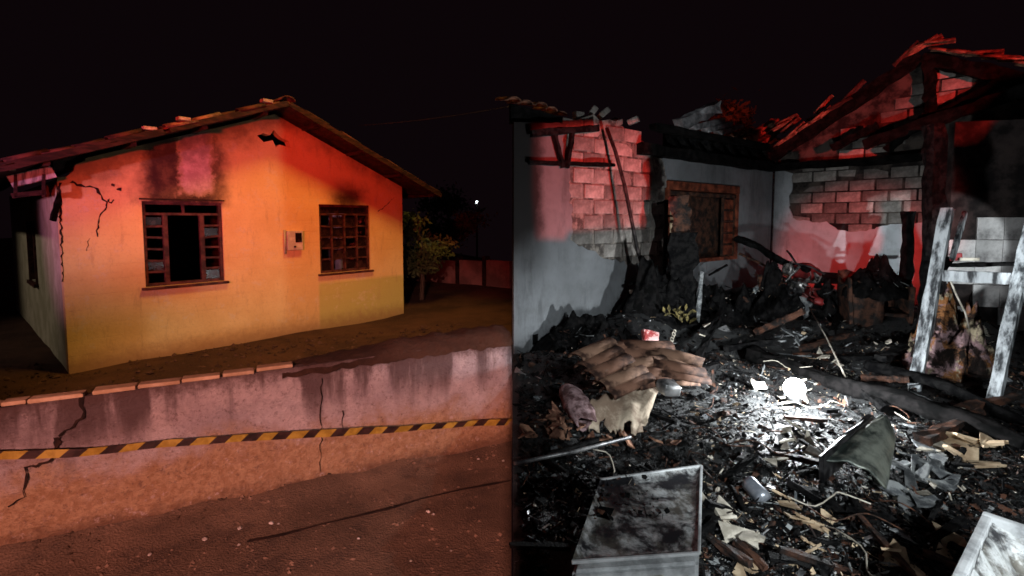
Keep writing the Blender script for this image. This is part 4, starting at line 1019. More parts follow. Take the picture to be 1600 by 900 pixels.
# ---- heap of half-burnt fabric behind the frame
HEAPS = []
def heap(name, label, cat, c, rx, ry, h, mats, seed, n=26, sharp=.5):
    if name == 'charred_pile': HEAPS.append((c[0], c[1], c[2], rx, ry, h))
    rs = random.Random(seed); bm = bmesh.new(); rows = []
    for i in range(n + 1):
        row = []
        for j in range(n * 2):
            a = 2 * math.pi * j / (n * 2); r = i / n; x, y = rx * r * math.cos(a), ry * r * math.sin(a)
            k = (1 - r ** 2.2) ; q = fbm(x, y, 3.2 / max(rx, .2), seed, 4)
            z = h * k * (1 + sharp * q) + .03 * fbm(x, y, 14, seed + 3)
            row.append(bm.verts.new((x * (1 + .18 * fbm(math.cos(a), math.sin(a), 1.5, seed)), y * (1 + .18 * fbm(math.cos(a), math.sin(a), 1.5, seed + 5)), z - (.08 if i == n else 0))))
        rows.append(row)
    for a, b in zip(rows, rows[1:]):
        for j in range(n * 2):
            f = bm.faces.new((a[j], a[(j + 1) % (n * 2)], b[(j + 1) % (n * 2)], b[j])); cc = f.calc_center_median()
            f.material_index = int(abs(noise.noise(cc * (1.5 / max(rx, .2)) + Vector((seed, 0, 0))) * 2.2) * len(mats)) % len(mats)
    bmesh.ops.remove_doubles(bm, verts=bm.verts, dist=1e-5)
    o = obj(name, bm, [M[m] for m in mats], None, True); o.location = c; tag(o, label, cat); return o
def cloth_mix():
    t = NT('half_burnt_cloth'); c = t.mix(t.step(t.noise(3.2, 4, .6, off=1, dist=.8), .46, .52), (.30, .13, .05), (.34, .22, .23))
    c = t.mix(t.step(t.noise(4.5, 4, .6, off=5, dist=1), .56, .60), c, (.45, .38, .26)); c = t.mix(t.step(t.noise(4, 6, .7, off=9, dist=.6), .44, .56), c, (.012, .009, .008))
    c = t.mix(t.math('MULTIPLY', t.step(t.noise(30, 5, .7), .5, .65), .6), c, (.05, .03, .025)); return t.done(c, .95, t.noise(16, 6, .75), .9, .03, spec=.1)
M['clothmix'] = cloth_mix()
M['fabpink'] = simple('singed_pink_cloth', (.10, .05, .05), (.45, .30, .31), 9, .95, .6, .02)
M['faborange'] = simple('singed_orange_cloth', (.07, .03, .012), (.42, .20, .07), 9, .95, .6, .02)
M['fabcream'] = simple('singed_cream_cloth', (.12, .10, .06), (.55, .48, .32), 9, .95, .6, .02)
p = on_z(1512, 610, .0); heap('cloth_heap', 'heap of half burnt pink and orange cloth under the white frame', 'cloth', (p.x + .12, p.y + .35, 0), .40, .36, .74, ['clothmix'], 3, sharp=.9)
p = at(1512, 516, 4.95)
bm = bmesh.new()
for k in range(7): add_tube(bm, [p + Vector((.20 * math.cos(a + k * .5) * (1 - .07 * k), .12 * math.sin(a + k * .5), -.03 + .012 * k + .02 * math.sin(3 * a + k))) for a in (j * .45 for j in range(15))], .005, 5)
o = obj('bed_spring', bm, M['pale'], None); tag(o, 'tangle of thin pale wire on the cloth heap', 'wire'); o['kind'] = 'stuff'
tube_pts = [at(1484, 436, 4.6), at(1495, 462, 4.6), at(1508, 488, 4.62), at(1515, 515, 4.7)]
o = tube('hanging_cable', tube_pts, .008, M['pale'], None, 6); tag(o, 'pale cable hanging from the crossbar to the cloth heap', 'cable')
# ---- burnt cupboard by the gable wall
cp = empty('burnt_cupboard', Vector((4.92, 6.62, 0)), R(-18)); tag(cp, 'burnt reddish brown cupboard slumped against the gable wall', 'cupboard')
for lo, hi, nm in (((-.33, .26, -.1), (.33, .30, .86), 'back_panel'), ((-.35, -.25, -.1), (-.31, .258, .80), 'side_panel'), ((.31, -.25, -.1), (.35, .258, .70), 'side_panel'), ((-.308, -.24, .36), (.308, .258, .40), 'shelf'), ((-.306, -.26, -.05), (.02, -.23, .66), 'door')):
    bm = bmesh.new(); add_box(bm, lo, hi); bmesh.ops.subdivide_edges(bm, edges=bm.edges, cuts=7, use_grid_fill=True)
    for v in bm.verts:
        k = max(0, (v.co.z - .2)) ; v.co += Vector((fbm(v.co.x, v.co.z, 3, 2) * .05, fbm(v.co.y, v.co.z, 3, 5) * .05, fbm(v.co.x, v.co.y + v.co.z, 4, 7) * .16 * k))
    obj(nm, bm, M['charbrown'], cp, True)
heap('charred_pile', 'lumpy charred pile on top of the burnt cupboard', 'pile', (4.9, 6.58, .66), .40, .3, .30, ['char', 'black'], 9, sharp=.8)
# ---- motorcycle
M['bikeblack'] = simple('burnt_enamel', (.008, .008, .009), (.06, .058, .06), 10, .45, .3, .004, metal=.3)
M['bikered'] = simple('burnt_red_tank', (.05, .006, .006), (.30, .03, .03), 6, .5, .4, .006)
M['tyreash'] = simple('ashed_tyre', (.10, .12, .13), (.55, .60, .62), 16, .95, .9, .015, lo=.42, hi=.6)
M['bikemetal'] = simple('singed_alloy', (.08, .08, .08), (.62, .60, .58), 14, .35, .4, .006, metal=.7)
mc = empty('motorcycle', Vector((4.32, 7.75, .02)), 0); tag(mc, 'burnt out motorcycle with ash white front tyre leaning in the corner', 'motorcycle')
mc.rotation_euler = (R(24), R(6), R(20))
def wheel(cx, r, matt):
    bm = bmesh.new(); n, m_ = 28, 8
    R0 = r - .045
    vv = [[bm.verts.new((cx + (R0 + .05 * math.cos(b)) * math.cos(a), .05 * math.sin(b), r + (R0 + .05 * math.cos(b)) * math.sin(a))) for b in (2 * math.pi * j / m_ for j in range(m_))] for a in (2 * math.pi * i / n for i in range(n))]
    for i in range(n):
        for j in range(m_): bm.faces.new((vv[i][j], vv[(i+1) % n][j], vv[(i+1) % n][(j+1) % m_], vv[i][(j+1) % m_])).smooth = True
    for v in bm.verts: v.co += v.co.normalized() * noise.noise(v.co * 22) * .012
    wh = obj('wheel', bm, matt, mc)
    bm = bmesh.new(); add_tube(bm, [(cx + (R0 - .045) * math.cos(a), 0, r + (R0 - .045) * math.sin(a)) for a in (2 * math.pi * k / 24 for k in range(25))], .014, 6, False)
    for k in range(12):
        a = 2 * math.pi * k / 12; add_tube(bm, [(cx, .02 * (-1) ** k, r), (cx + (R0 - .05) * math.cos(a), 0, r + (R0 - .05) * math.sin(a))], .005, 4)
    obj('spokes', bm, M['bikemetal'], wh)
    bm = bmesh.new(); add_tube(bm, [(cx, -.06, r), (cx, .06, r)], .05, 12); obj('hub', bm, M['bikemetal'], wh)
wheel(-.62, .34, M['tyreash']); wheel(.62, .32, M['bikeblack'])
def mt(name, pts, r, mat='bikeblack'): return tube(name, pts, r, M[mat], mc, 8)
for s_ in (-.07, .07): mt('fork', [(-.62, s_, .34), (-.42, s_, .86), (-.36, s_, 1.0)], .022, 'bikemetal')
mt('handlebar', [(-.20, -.36, 1.04), (-.32, -.2, 1.06), (-.36, 0, 1.0), (-.32, .2, 1.06), (-.20, .36, 1.04)], .016)
mt('frame_tube', [(-.38, 0, .92), (-.1, 0, .78), (.35, 0, .74), (.75, 0, .78)], .025); mt('frame_tube', [(-.38, 0, .88), (-.26, 0, .5), (-.12, 0, .28), (.2, 0, .28), (.3, 0, .72)], .022)
mt('swing_arm', [(.18, -.08, .34), (.62, -.09, .32)], .022); mt('swing_arm', [(.18, .08, .34), (.62, .09, .32)], .022)
for s_ in (-.11, .11): mt('shock_absorber', [(.58, s_, .36), (.46, s_, .74)], .025, 'bikemetal')
mt('exhaust', [(-.1, -.10, .42), (-.05, -.14, .26), (.25, -.15, .26), (.72, -.17, .34)], [.02, .022, .04, .045], 'bikemetal')
bm = bmesh.new(); bmesh.ops.create_uvsphere(bm, u_segments=18, v_segments=12, radius=1); bmesh.ops.transform(bm, matrix=Matrix.Translation((-.08, 0, .88)) @ Matrix.Diagonal((.30, .13, .13, 1)), verts=bm.verts)
for v in bm.verts: v.co += Vector((0, 0, 1)) * noise.noise(v.co * 7) * .04
obj('fuel_tank', bm, M['bikered'], mc, True)
bm = bmesh.new(); add_box(bm, (.18, -.11, .78), (.82, .11, .86), None, .02); bmesh.ops.subdivide_edges(bm, edges=bm.edges, cuts=2)
for v in bm.verts: v.co.z += noise.noise(v.co * 9) * .03
obj('seat', bm, M['char'], mc)
bm = bmesh.new(); add_box(bm, (-.14, -.13, .30), (.18, .13, .50), None, .03); add_box(bm, (-.18, -.08, .46), (-.02, .08, .74), None, .02)
for k in range(4): add_box(bm, (-.20, -.10, .54 + k * .05), (.0, .10, .555 + k * .05))
for s_ in (-1, 1): add_tube(bm, [(.06, s_ * .13, .40), (.06, s_ * .17, .40)], .09, 14)
obj('engine', bm, M['bikemetal'], mc)
bm = bmesh.new(); add_lathe(bm, [(.02, -.06), (.085, 0), (.085, .05), (.06, .06)], 16, Matrix.Translation((-.44, 0, .90)) @ Matrix.Rotation(R(-90), 4, 'Y')); obj('headlight', bm, M['bikemetal'], mc)
mt('mudguard', [(-.62 + .38 * math.cos(a), 0, .34 + .38 * math.sin(a)) for a in (R(40), R(65), R(90), R(115))], [.03, .05, .05, .03], 'ash')
o = log('charred_plank', at(1150, 372, 8.2), at(1262, 424, 7.2), .065, M['char'], None, 3, 30, 10, .5); tag(o, 'long charred plank slanting over the motorcycle', 'plank')
o = bar('charred_plank', at(1155, 396, 7.8), at(1232, 432, 7.2), .04, .03, M['charbrown'], None, rough=.2, cuts=6, seed=5); tag(o, 'thin scorched batten under the long plank by the motorcycle', 'batten')
o = tube('thin_rod', [on_floor(1332, 612, .02), at(1290, 525, 5.9), at(1264, 480, 6.6)], .008, M['pale'], None, 6); tag(o, 'thin pale rod leaning from the rubble toward the motorcycle', 'rod')
# ---- charred upright and rods in front of the window
up_ = on_z(1066, 520, .15)
cu = empty('charred_upright', (up_.x, up_.y, 0)); tag(cu, 'broad charred upright board standing in front of the window', 'board')
bar('board', (0, 0, -.1), Vector((-.02, .05, 1.45)), .34, .12, M['char'], cu, rough=.28, cuts=16, seed=8)
bar('splinter', (-.02, .05, 1.44), Vector((-.06, .06, 1.92)), .22, .06, M['charbrown'], cu, rough=.35, cuts=8, seed=9)
bar('splinter', (.17, -.06, .3), Vector((.22, -.02, .95)), .05, .05, M['ash'], cu, rough=.3, cuts=6, seed=10)
bx_ = at(1041, 312, 7.05); o = bar('charred_batten', Vector((bx_.x, bx_.y, .1)), bx_, .05, .05, M['char'], None, rough=.2, cuts=12, seed=14); tag(o, 'slim charred batten left of the broad upright board', 'batten')
for k, (a, b) in enumerate((((1026, 318), (1056, 312)), ((1040, 337), (1078, 339)), ((1040, 370), (1082, 372)))):
    o = bar('charred_peg', at(*a, 6.98), at(*b, 6.98), .03, .03, M['char'], None, rough=.2, cuts=4, seed=k); tag(o, ['topmost charred peg across the slim batten', 'middle charred peg across the slim batten', 'lowest charred peg across the slim batten'][k], 'peg')
o = tube('bent_rod', [at(948, 200, 6.5), at(962, 238, 6.45), at(976, 290, 6.4), at(988, 350, 6.4), at(996, 390, 6.4), at(1006, 425, 6.35), at(1014, 452, 6.3)],   .025, M['darksteel'], None, 8); tag(o, 'long bent black rod leaning on the exposed blocks', 'rod')
o = bar('charred_lath', at(985, 443, 6.4), at(1046, 429, 6.8), .035, .035, M['char'], None, rough=.3, cuts=6, seed=6); tag(o, 'short charred lath crossing the bent rod', 'lath')
o = bar('charred_lath', at(1108, 430, 7.4), at(1136, 414, 7.6), .03, .03, M['char'], None, rough=.3, cuts=4, seed=7); tag(o, 'short charred lath under the window right side', 'lath')
heap('charred_pile', 'black charred pile at the foot of the window wall', 'pile', (1.85, 6.35, .18), .62, .36, .62, ['char', 'black'], 4, sharp=.9)
heap('charred_pile', 'low sooty pile below the wall socket', 'pile', (.95, 5.75, .0), .75, .36, .34, ['char', 'black', 'char'], 14, sharp=.9)
heap('charred_pile', 'black rubble pile between the window and the motorcycle', 'pile', (3.1, 7.6, .05), .75, .4, .42, ['char', 'black'], 19, sharp=.8)
heap('charred_pile', 'black rubble pile in front of the room corner', 'pile', (3.75, 7.1, .12), .62, .34, .50, ['char', 'black'], 23, sharp=.9)
heap('charred_pile', 'black rubble pile right of the broad upright board', 'pile', (2.75, 6.8, .12), .50, .32, .42, ['char', 'black'], 27, sharp=.9)
heap('charred_pile', 'black rubble pile between the motorcycle and the burnt cupboard', 'pile', (4.75, 7.3, .12), .42, .3, .45, ['char', 'black'], 29, sharp=.9)
# small coloured things on the pile
M['redpack'] = simple('red_packaging', (.30, .04, .04), (.70, .42, .40), 9, .6, .3, .004, lo=.45, hi=.55)
M['yellow'] = simple('singed_yellow', (.03, .025, .008), (.24, .19, .07), 14, .7, .5, .01)
p = on_z(1016, 532, .28); bm = bmesh.new(); add_box(bm, (-.10, -.03, -.08), (.10, .03, .11), None, .02); bmesh.ops.subdivide_edges(bm, edges=bm.edges, cuts=2)
for v in bm.verts: v.co += Vector((1, .5, .7)) * noise.noise(v.co * 14) * .03
o = obj('crushed_packet', bm, M['redpack'], None); o.location = p; o.rotation_euler = (-.5, .3, .2); tag(o, 'crushed red and white packet at the foot of charred pile', 'packet')
p = on_z(1036, 548, .2); bm = bmesh.new(); bmesh.ops.create_icosphere(bm, subdivisions=3, radius=.045)
for v in bm.verts: v.co *= 1 + .2 * noise.noise(v.co * 30)
o = obj('yellow_ball', bm, M['yellow'], None, True); o.location = p; tag(o, 'small dented yellow ball below the red packet', 'ball')
p = at(1066, 490, 5.95); bm = bmesh.new()
for k in range(20):
    a = random.uniform(0, 6.28); c_ = p + Vector((random.gauss(0, .09), random.gauss(0, .05), random.gauss(0, .05)))
    u = Vector((math.cos(a), .4, math.sin(a))) * .05; v_ = Vector((-math.sin(a), .3, math.cos(a))) * .022
    bm.faces.new([bm.verts.new(c_ + q) for q in (u, v_, -u, -v_)])
o = obj('singed_flowers', bm, M['yellow'], None); tag(o, 'bunch of singed yellow paper flowers on the charred pile', 'flowers')
bm = bmesh.new(); ca_ = at(1054, 518, 5.5); cb2 = at(1043, 552, 5.2)
for k in range(9):
    c_ = ca_.lerp(cb2, k / 8); add_tube(bm, [c_ + Vector((.016 * math.cos(a), .016 * math.sin(a) if k % 2 else 0, .02 * math.sin(a))) for a in (j * .785 for j in range(9))], .005, 5, False)
o = obj('bead_chain', bm, M['pale'], None); tag(o, 'short pale bead chain hanging beside the yellow ball', 'chain'); o['kind'] = 'stuff'
# ---- fallen roofing: long ridged rows on top of a torn panel
cs = empty('fallen_roofing', (0.98, 4.35, 0)); tag(cs, 'heap of fallen ridged clay coloured roofing lying at left on the rubble', 'roofing'); co = Vector(cs.location)
def smooth_path(P, n=18):
    out = []
    for k in range(n):
        t_ = k / (n - 1) * (len(P) - 1); a = min(int(t_), len(P) - 2); f_ = t_ - a
        p0, p1_, p2_, p3 = P[max(a - 1, 0)], P[a], P[a + 1], P[min(a + 2, len(P) - 1)]
        out.append(.5 * ((2 * p1_) + (p2_ - p0) * f_ + (2 * p0 - 5 * p1_ + 4 * p2_ - p3) * f_ * f_ + (3 * p1_ - p0 - 3 * p2_ + p3) * f_ ** 3))
    return out
M['rowclay'] = simple('sooty_row_clay', (.022, .009, .006), (.19, .095, .062), 5, .88, .5, .008, lo=.38, hi=.60)
M['panel2'] = simple('pale_row_clay', (.04, .018, .012), (.26, .15, .10), 5, .88, .5, .008, lo=.36, hi=.58)
ROWS = [(((900, 571), (950, 550), (1008, 546), (1064, 562)), .44), (((910, 585), (962, 563), (1020, 556), (1068, 572)), .40), (((922, 599), (980, 576), (1040, 571), (1072, 583)), .36),
        (((938, 612), (995, 590), (1045, 583), (1076, 592)), .31), (((948, 625), (1000, 604), (1040, 596), (1062, 600)), .26)]
FT = tile_mesh('fallen_tile', .44, .19, .06, 8, .014, M['rowclay']); FT2 = tile_mesh('fallen_tile', .44, .19, .06, 8, .014, M['panel2'])
rs = random.Random(12)
for k, (pp, z_) in enumerate(ROWS):
    P = smooth_path([on_z(px, py, z_ + (.03 if 0 < q < 3 else -.02)) - co for q, (px, py) in enumerate(pp)], 31)
    tot = sum((b - a).length for a, b in zip(P, P[1:])); nt = max(2, round(tot / .30)); 
    for q in range(nt):
        a = poly_at(P, tot * q / nt); b = poly_at(P, min(tot, tot * q / nt + .3)); d = (b - a).normalized(); side = d.cross(Vector((0, 0, 1))).normalized(); upv = side.cross(d)
        o = bpy.data.objects.new('tile', FT if (q + k) % 3 else FT2); COL.objects.link(o); o.parent = cs
        Mx = Matrix((side, d, upv)).transposed().to_4x4(); Mx.translation = a + upv * (rs.uniform(-.01, .015) + .012 * (nt - q)) + side * rs.uniform(-.012, .012)
        o.matrix_local = Mx @ Matrix.Rotation(rs.gauss(0, .03), 4, 'Z') @ Matrix.Rotation(rs.gauss(0, .04), 4, 'Y') @ Matrix.Rotation(rs.gauss(0, .025), 4, 'X')
M['panel'] = simple('dusty_panel', (.20, .14, .10), (.50, .41, .31), 5, .9, .4, .008)
TOPE = [(926, 622), (965, 613), (1005, 604), (1036, 598)]; BOTE = [(918, 672), (948, 668), (985, 676), (1012, 660)]
bm = bmesh.new(); g_ = []; T_ = smooth_path([on_z(*q, .26) - co for q in TOPE], 25); B_2 = smooth_path([on_z(*q, .09) - co for q in BOTE], 25)
rs_ = random.Random(6)
for j in range(15):
    row = []
    for i in range(25):
        v = j / 14; q = B_2[i].lerp(T_[i], v); q = q.copy(); q.z += .05 * math.sin(v * 3.1) + .015 * math.sin(i * .9 + v * 4) + .02 * fbm(i * .2, v * 2, 1.5, 2)
        if j == 0: q += Vector((rs_.uniform(-.015, .015), rs_.uniform(-.05, .05), rs_.uniform(-.03, .01)))
        row.append(bm.verts.new(q))
    g_.append(row)
for a, b in zip(g_, g_[1:]):
    for k in range(24):
        if (a is g_[0] or a is g_[1]) and k in (5, 6, 13, 14, 15): continue
        bm.faces.new((a[k], a[k+1], b[k+1], b[k])).smooth = True
pn = obj('torn_panel', bm, M['panel'], cs); md = pn.modifiers.new('t', 'SOLIDIFY'); md.thickness = .012
bm = bmesh.new(); pa, pb2 = on_z(888, 612, .24) - co, on_z(912, 656, .16) - co
M_, L_ = frame_mat(pa, pb2); rows = []
for i in range(16):
    t_ = i / 15; row = []
    for j in range(20):
        a = j * .30 + .4; r = (.125 - .003 * j) * (1 - .9 * abs(t_ - .45) ** 1.7) * (1 + .12 * fbm(t_ * 3, a, 1.3, 4)); row.append(bm.verts.new(M_ @ Vector((r * math.cos(a), r * .8 * math.sin(a), t_ * L_ * 1.15 + .025 * math.sin(a * 2 + i * .4)))))
    rows.append(row)
for a, b in zip(rows, rows[1:]):
    for j in range(19): bm.faces.new((a[j], a[j+1], b[j+1], b[j]))
rl = obj('rolled_edge', bm, M['fabpink'], cs, True); md = rl.modifiers.new('t', 'SOLIDIFY'); md.thickness = .012
p = on_z(1045, 606, .30); bm = bmesh.new(); add_box(bm, (-.09, -.06, -.05), (.08, .06, .05), None, .022); bmesh.ops.subdivide_edges(bm, edges=bm.edges, cuts=1)
for v in bm.verts: v.co += Vector((1, .6, 1)) * noise.noise(v.co * 18) * .02
o = obj('scorched_tin', bm, M['metal'], None, True); o.location = p; o.rotation_euler = (.2, .15, .4); tag(o, 'small grey scorched tin on the right end of the fallen roofing', 'tin')
# ---- pipe on the floor at left
o = tube('metal_pipe', [on_z(803, 724, .12), on_z(900, 705, .11), on_z(985, 683, .10)], .013, M['metal'], None, 8); tag(o, 'thin grey metal pipe lying in front of the fallen roofing', 'pipe')
# ---- big charred beam
o = log('charred_beam', on_z(1176, 553, .08), on_z(1612, 699, .12), .088, M['black'], None, 17, 90, 16, .5); tag(o, 'long thick charred beam lying diagonally across the floor', 'beam')
o = log('charred_beam', on_z(1360, 566, .16), on_z(1640, 672, .08), .06, M['char'], None, 18, 60, 12, .5); tag(o, 'thinner charred beam at the feet of the white frame', 'beam')
o = bar('charred_beam', on_z(1140, 590, .04), on_z(1225, 628, .05), .08, .07, M['char'], None, rough=.25, cuts=10, seed=19); tag(o, 'short charred beam left of the lit lamp', 'beam')
# ---- scorched appliance, front left
def scorch_metal():
    t = NT('scorched_enamel'); a = t.noise(7, 8, .72, (1, .6, 1), dist=.25); b = t.noise(22, 8, .78, off=4); x, y, z = t.xyz()
    c = t.mix(t.step(a, .40, .56), (.15, .14, .12), (.76, .78, .78)); c = t.mix(t.math('MULTIPLY', t.step(b, .54, .66), .6), c, (.30, .25, .19)); c = t.mix(t.step(t.noise(4.0, 6, .7, off=8, dist=.3), .48, .60), c, (.03, .03, .035)); c = t.mix(t.math('MULTIPLY', t.step(t.noise(60, 4, .8, off=3), .58, .68), .6), c, (.10, .07, .05))
    return t.done(c, t.math('MULTIPLY_ADD', b, .5, .2), t.math('ADD', a, b), .15, .008, .25, .5)
M['enamel'] = scorch_metal()
M['enamelwhite'] = simple('white_enamel', (.30, .31, .32), (.72, .74, .75), 5, .45, .2, .004, lo=.3, hi=.55)
ZT = .36
c4 = [on_z(938, 751, ZT), on_z(1096, 729, ZT), on_z(1092, 866, ZT), on_z(893, 880, ZT)]
ap = empty('scorched_appliance', Vector((c4[3].x, c4[3].y, 0))); tag(ap, 'overturned scorched white appliance at lower left of the room', 'appliance'); ao = ap.location.copy()
ex_ = (c4[2] - c4[3]); ex_.z = 0; AW = ex_.length; ey_ = (c4[0] - c4[3]); ey_.z = 0; AD = ey_.length
ap.rotation_euler = (0, 0, math.atan2(ex_.y, ex_.x))
AI = (Matrix.Translation(ao) @ Matrix.Rotation(ap.rotation_euler.z, 4, 'Z')).inverted()
k4 = [AI @ q for q in c4]
bm = bmesh.new(); vb = [bm.verts.new((q.x, q.y, -.05)) for q in k4]; vt = [bm.verts.new((q.x, q.y, ZT - .036)) for q in k4]
bm.faces.new(vb); bm.faces.new(vt)
for k in range(4): bm.faces.new((vb[k], vb[(k+1) % 4], vt[(k+1) % 4], vt[k]))
bmesh.ops.bevel(bm, geom=list(bm.edges), offset=.014, segments=2, affect='EDGES'); obj('body', bm, M['enamelwhite'], ap)
# dented top skin inside a raised rim
bm = bmesh.new(); n = 26; g_ = []
for j in range(n + 1):
    row = []
    for i in range(n + 1):
        u, v = i / n, j / n; a = k4[3].lerp(k4[2], u); b = k4[0].lerp(k4[1], u); q = a.lerp(b, v)
        q = Vector((q.x, q.y, 0)); m_ = min(u, 1 - u, v, 1 - v); q.z = ZT + .006 - min(m_ * .25, .016) + fbm(q.x, q.y, 4, 2) * .012 * min(1, m_ * 8)
        row.append(bm.verts.new(q))
    g_.append(row)
for a, b in zip(g_, g_[1:]):
    for k in range(n): bm.faces.new((a[k], a[k+1], b[k+1], b[k]))
obj('top_panel', bm, M['enamel'], ap, True)
for (a, b) in ((0, 1), (1, 2), (2, 3)):
    q0, q1 = k4[a].copy(), k4[b].copy(); q0.z = q1.z = ZT + .004; bar('rim', q0, q1, .012, .012, M['enamelwhite'], ap, .003)
fz = k4[3].y
box('rating_plate', (AW * .28, -.006, .17), (AW * .72, .004, .29), M['pale'], ap, .002); box('rating_plate', (AW * .76, -.006, .20), (AW * .92, .004, .28), M['pale'], ap, .002)
# ---- burnt open casing, front right
e0, e1_, e2 = on_z(1536, 797, .34), on_z(1484, 902, .34), on_z(1606, 858, .34)
cz = empty('burnt_casing', Vector((e1_.x, e1_.y, 0))); tag(cz, 'burnt open grey metal casing at the lower right corner', 'casing')
vx = (e0 - e1_); vx.z = 0; cz.rotation_euler = (0, 0, math.atan2(vx.y, vx.x)); LX = vx.length; LY = -.62
def cbox(nm, lo, hi, mat, bev=.01): return box(nm, lo, hi, mat, cz, bev)
cbox('side_panel', (0, LY, -.05), (.035, 0, .34), M['enamelwhite']); cbox('side_panel', (LX - .035, LY, -.05), (LX, 0, .34), M['enamelwhite'])
cbox('side_panel', (.037, -.035, -.05), (LX - .037, 0, .338), M['enamelwhite']); cbox('side_panel', (.037, LY, -.05), (LX - .037, LY + .035, .338), M['enamelwhite'])
bm = bmesh.new(); n = 22; g_ = []
for j in range(n + 1):
    row = []
    for i in range(n + 1):
        x = .037 + (LX - .074) * i / n; y = LY + .037 + (-LY - .074) * j / n; m_ = min(i, n - i, j, n - j) / n
        row.append(bm.verts.new((x, y, .31 - min(.14, m_ * .7) + fbm(x, y, 7, 3) * .05 * min(1, m_ * 6) + fbm(x, y, 18, 7) * .03)))
    g_.append(row)
for a, b in zip(g_, g_[1:]):
    for k in range(n): bm.faces.new((a[k], a[k+1], b[k+1], b[k]))
obj('melted_lining', bm, M['enamel'], cz, True)
bm = bmesh.new(); add_tube(bm, [(LX * .35, LY * .3, .28), (LX * .42, LY * .45, .31), (LX * .55, LY * .5, .27), (LX * .6, LY * .62, .24)], .03, 8); obj('melted_hose', bm, M['pale'], cz)
# ---- bent sheet metal
bs = on_z(1345, 720, .12); bm = bmesh.new(); g_ = []
A_, B_, C_, D_ = on_z(1288, 716, .20), on_z(1372, 648, .30), on_z(1400, 690, .16), on_z(1385, 772, .05)
for j in range(25):
    row = []
    for i in range(25):
        u, v = i / 24, j / 24; q = A_.lerp(B_, u).lerp(D_.lerp(C_, u), v); q.z += .10 * math.sin(v * 2.4) - .05 * v + .025 * fbm(u, v, 3, 2); row.append(bm.verts.new(q))
    g_.append(row)
for a, b in zip(g_, g_[1:]):
    for k in range(24): bm.faces.new((a[k], a[k+1], b[k+1], b[k]))
def bent_mat():
    t = NT('sooty_sheet_metal'); a = t.noise(4, 6, .7); c = t.mix(t.step(a, .38, .62), (.04, .05, .045), (.30, .32, .27)); return t.done(c, t.math('MULTIPLY_ADD', a, .4, .22), a, .3, .01, .55, .5)
o = obj('bent_sheet', bm, bent_mat(), None, True); md = o.modifiers.new('t', 'SOLIDIFY'); md.thickness = .01; tag(o, 'bent sooty metal sheet with a shiny corner right of the lamp', 'sheet metal')
o = bar('sheet_edge', A_ + Vector((-.02, -.01, -.06)), B_ + Vector((-.03, .02, -.08)), .03, .16, M['bikeblack'], None, rough=.1, cuts=8); tag(o, 'dark metal strip under the upper edge of bent sheet', 'strip')
# ---- plastic cylinder
p, q = on_z(1167, 752, .10), on_z(1196, 782, .06); M_, L_ = frame_mat(p, q)
bm = bmesh.new(); add_lathe(bm, [(.012, 0), (.042, .004), (.046, .03), (.046, L_ - .03), (.043, L_ - .004), (.012, L_)], 20, M_)
o = obj('metal_canister', bm, simple('grey_canister', (.25, .27, .32), (.42, .45, .50), 6, .25, .1, .003, metal=.5), None); tag(o, 'grey blue canister lying right of the scorched appliance', 'canister')
# ---- lit lamp
LP = on_floor(1241, 612, .10)
la = empty('work_lamp', LP - Vector((0, 0, .1))); tag(la, 'lit white work lamp glaring in the middle of the rubble', 'lamp')
bm = bmesh.new(); add_lathe(bm, [(.02, .0), (.06, .005), (.06, .03), (.045, .045), (.03, .05)], 18); obj('base', bm, M['bikeblack'], la)
gm = NT('lamp_diffuser'); gm.b.inputs['Emission Color'].default_value = (.95, .98, 1, 1); gm.b.inputs['Emission Strength'].default_value = 40
bm = bmesh.new(); bmesh.ops.create_uvsphere(bm, u_segments=18, v_segments=12, radius=.085); bmesh.ops.translate(bm, vec=(0, 0, .13), verts=bm.verts); obj('diffuser', bm, gm.m, la, True)
pointlamp('lamp_bulb', LP + Vector((-.01, -.10, .16)), 190, (.92, .97, 1.0), .06)
o = box('white_plate', (-.06, -.035, 0), (.06, .035, .012), None, None, .004); o.location = on_floor(1186, 603, .05); o.rotation_euler = (R(38), 0, .1)
sm = NT('glowing_plate'); sm.b.inputs['Emission Color'].default_value = (.95, 1, .97, 1); sm.b.inputs['Emission Strength'].default_value = 1.6; sm.b.inputs['Base Color'].default_value = (.7, .7, .7, 1); o.data.materials.append(sm.m)  # emission makes the small plate read bright white
tag(o, 'small glowing white plate lying left of the lit lamp', 'phone')
# ---- broken roof tiles and scraps one can pick apart
def shard_mesh(name, seed, mat, s=.09, t=.012, curve=.25):
    rs = random.Random(seed); n = rs.randint(5, 7); bm = bmesh.new()
    pts = [(math.cos(a) * rs.uniform(.55, 1.1) * s * 1.35, math.sin(a) * rs.uniform(.5, 1.0) * s * .8) for a in sorted(rs.uniform(0, 6.28) for _ in range(n))]
    up = [bm.verts.new((x, y, -curve * y * y / s + t + rs.uniform(0, .004))) for x, y in pts]; dn = [bm.verts.new((x * .96, y * .96, -curve * y * y / s)) for x, y in pts]
    bm.faces.new(up); bm.faces.new(dn[::-1])
    for k in range(n): bm.faces.new((up[k], dn[k], dn[(k+1) % n], up[(k+1) % n]))
    bmesh.ops.recalc_face_normals(bm, faces=bm.faces)
    me = bpy.data.meshes.new(name); bm.to_mesh(me); bm.free(); me.materials.append(mat); return me
SH = {k: [shard_mesh('shard', 10 * i + j, M[k], [.085, .07, .10][j % 3], .012, .4 if k in ('tan', 'clayred') else .05) for j in range(6)] for i, k in enumerate(('tan', 'pale', 'ash', 'clayred'))}
rs = random.Random(21)
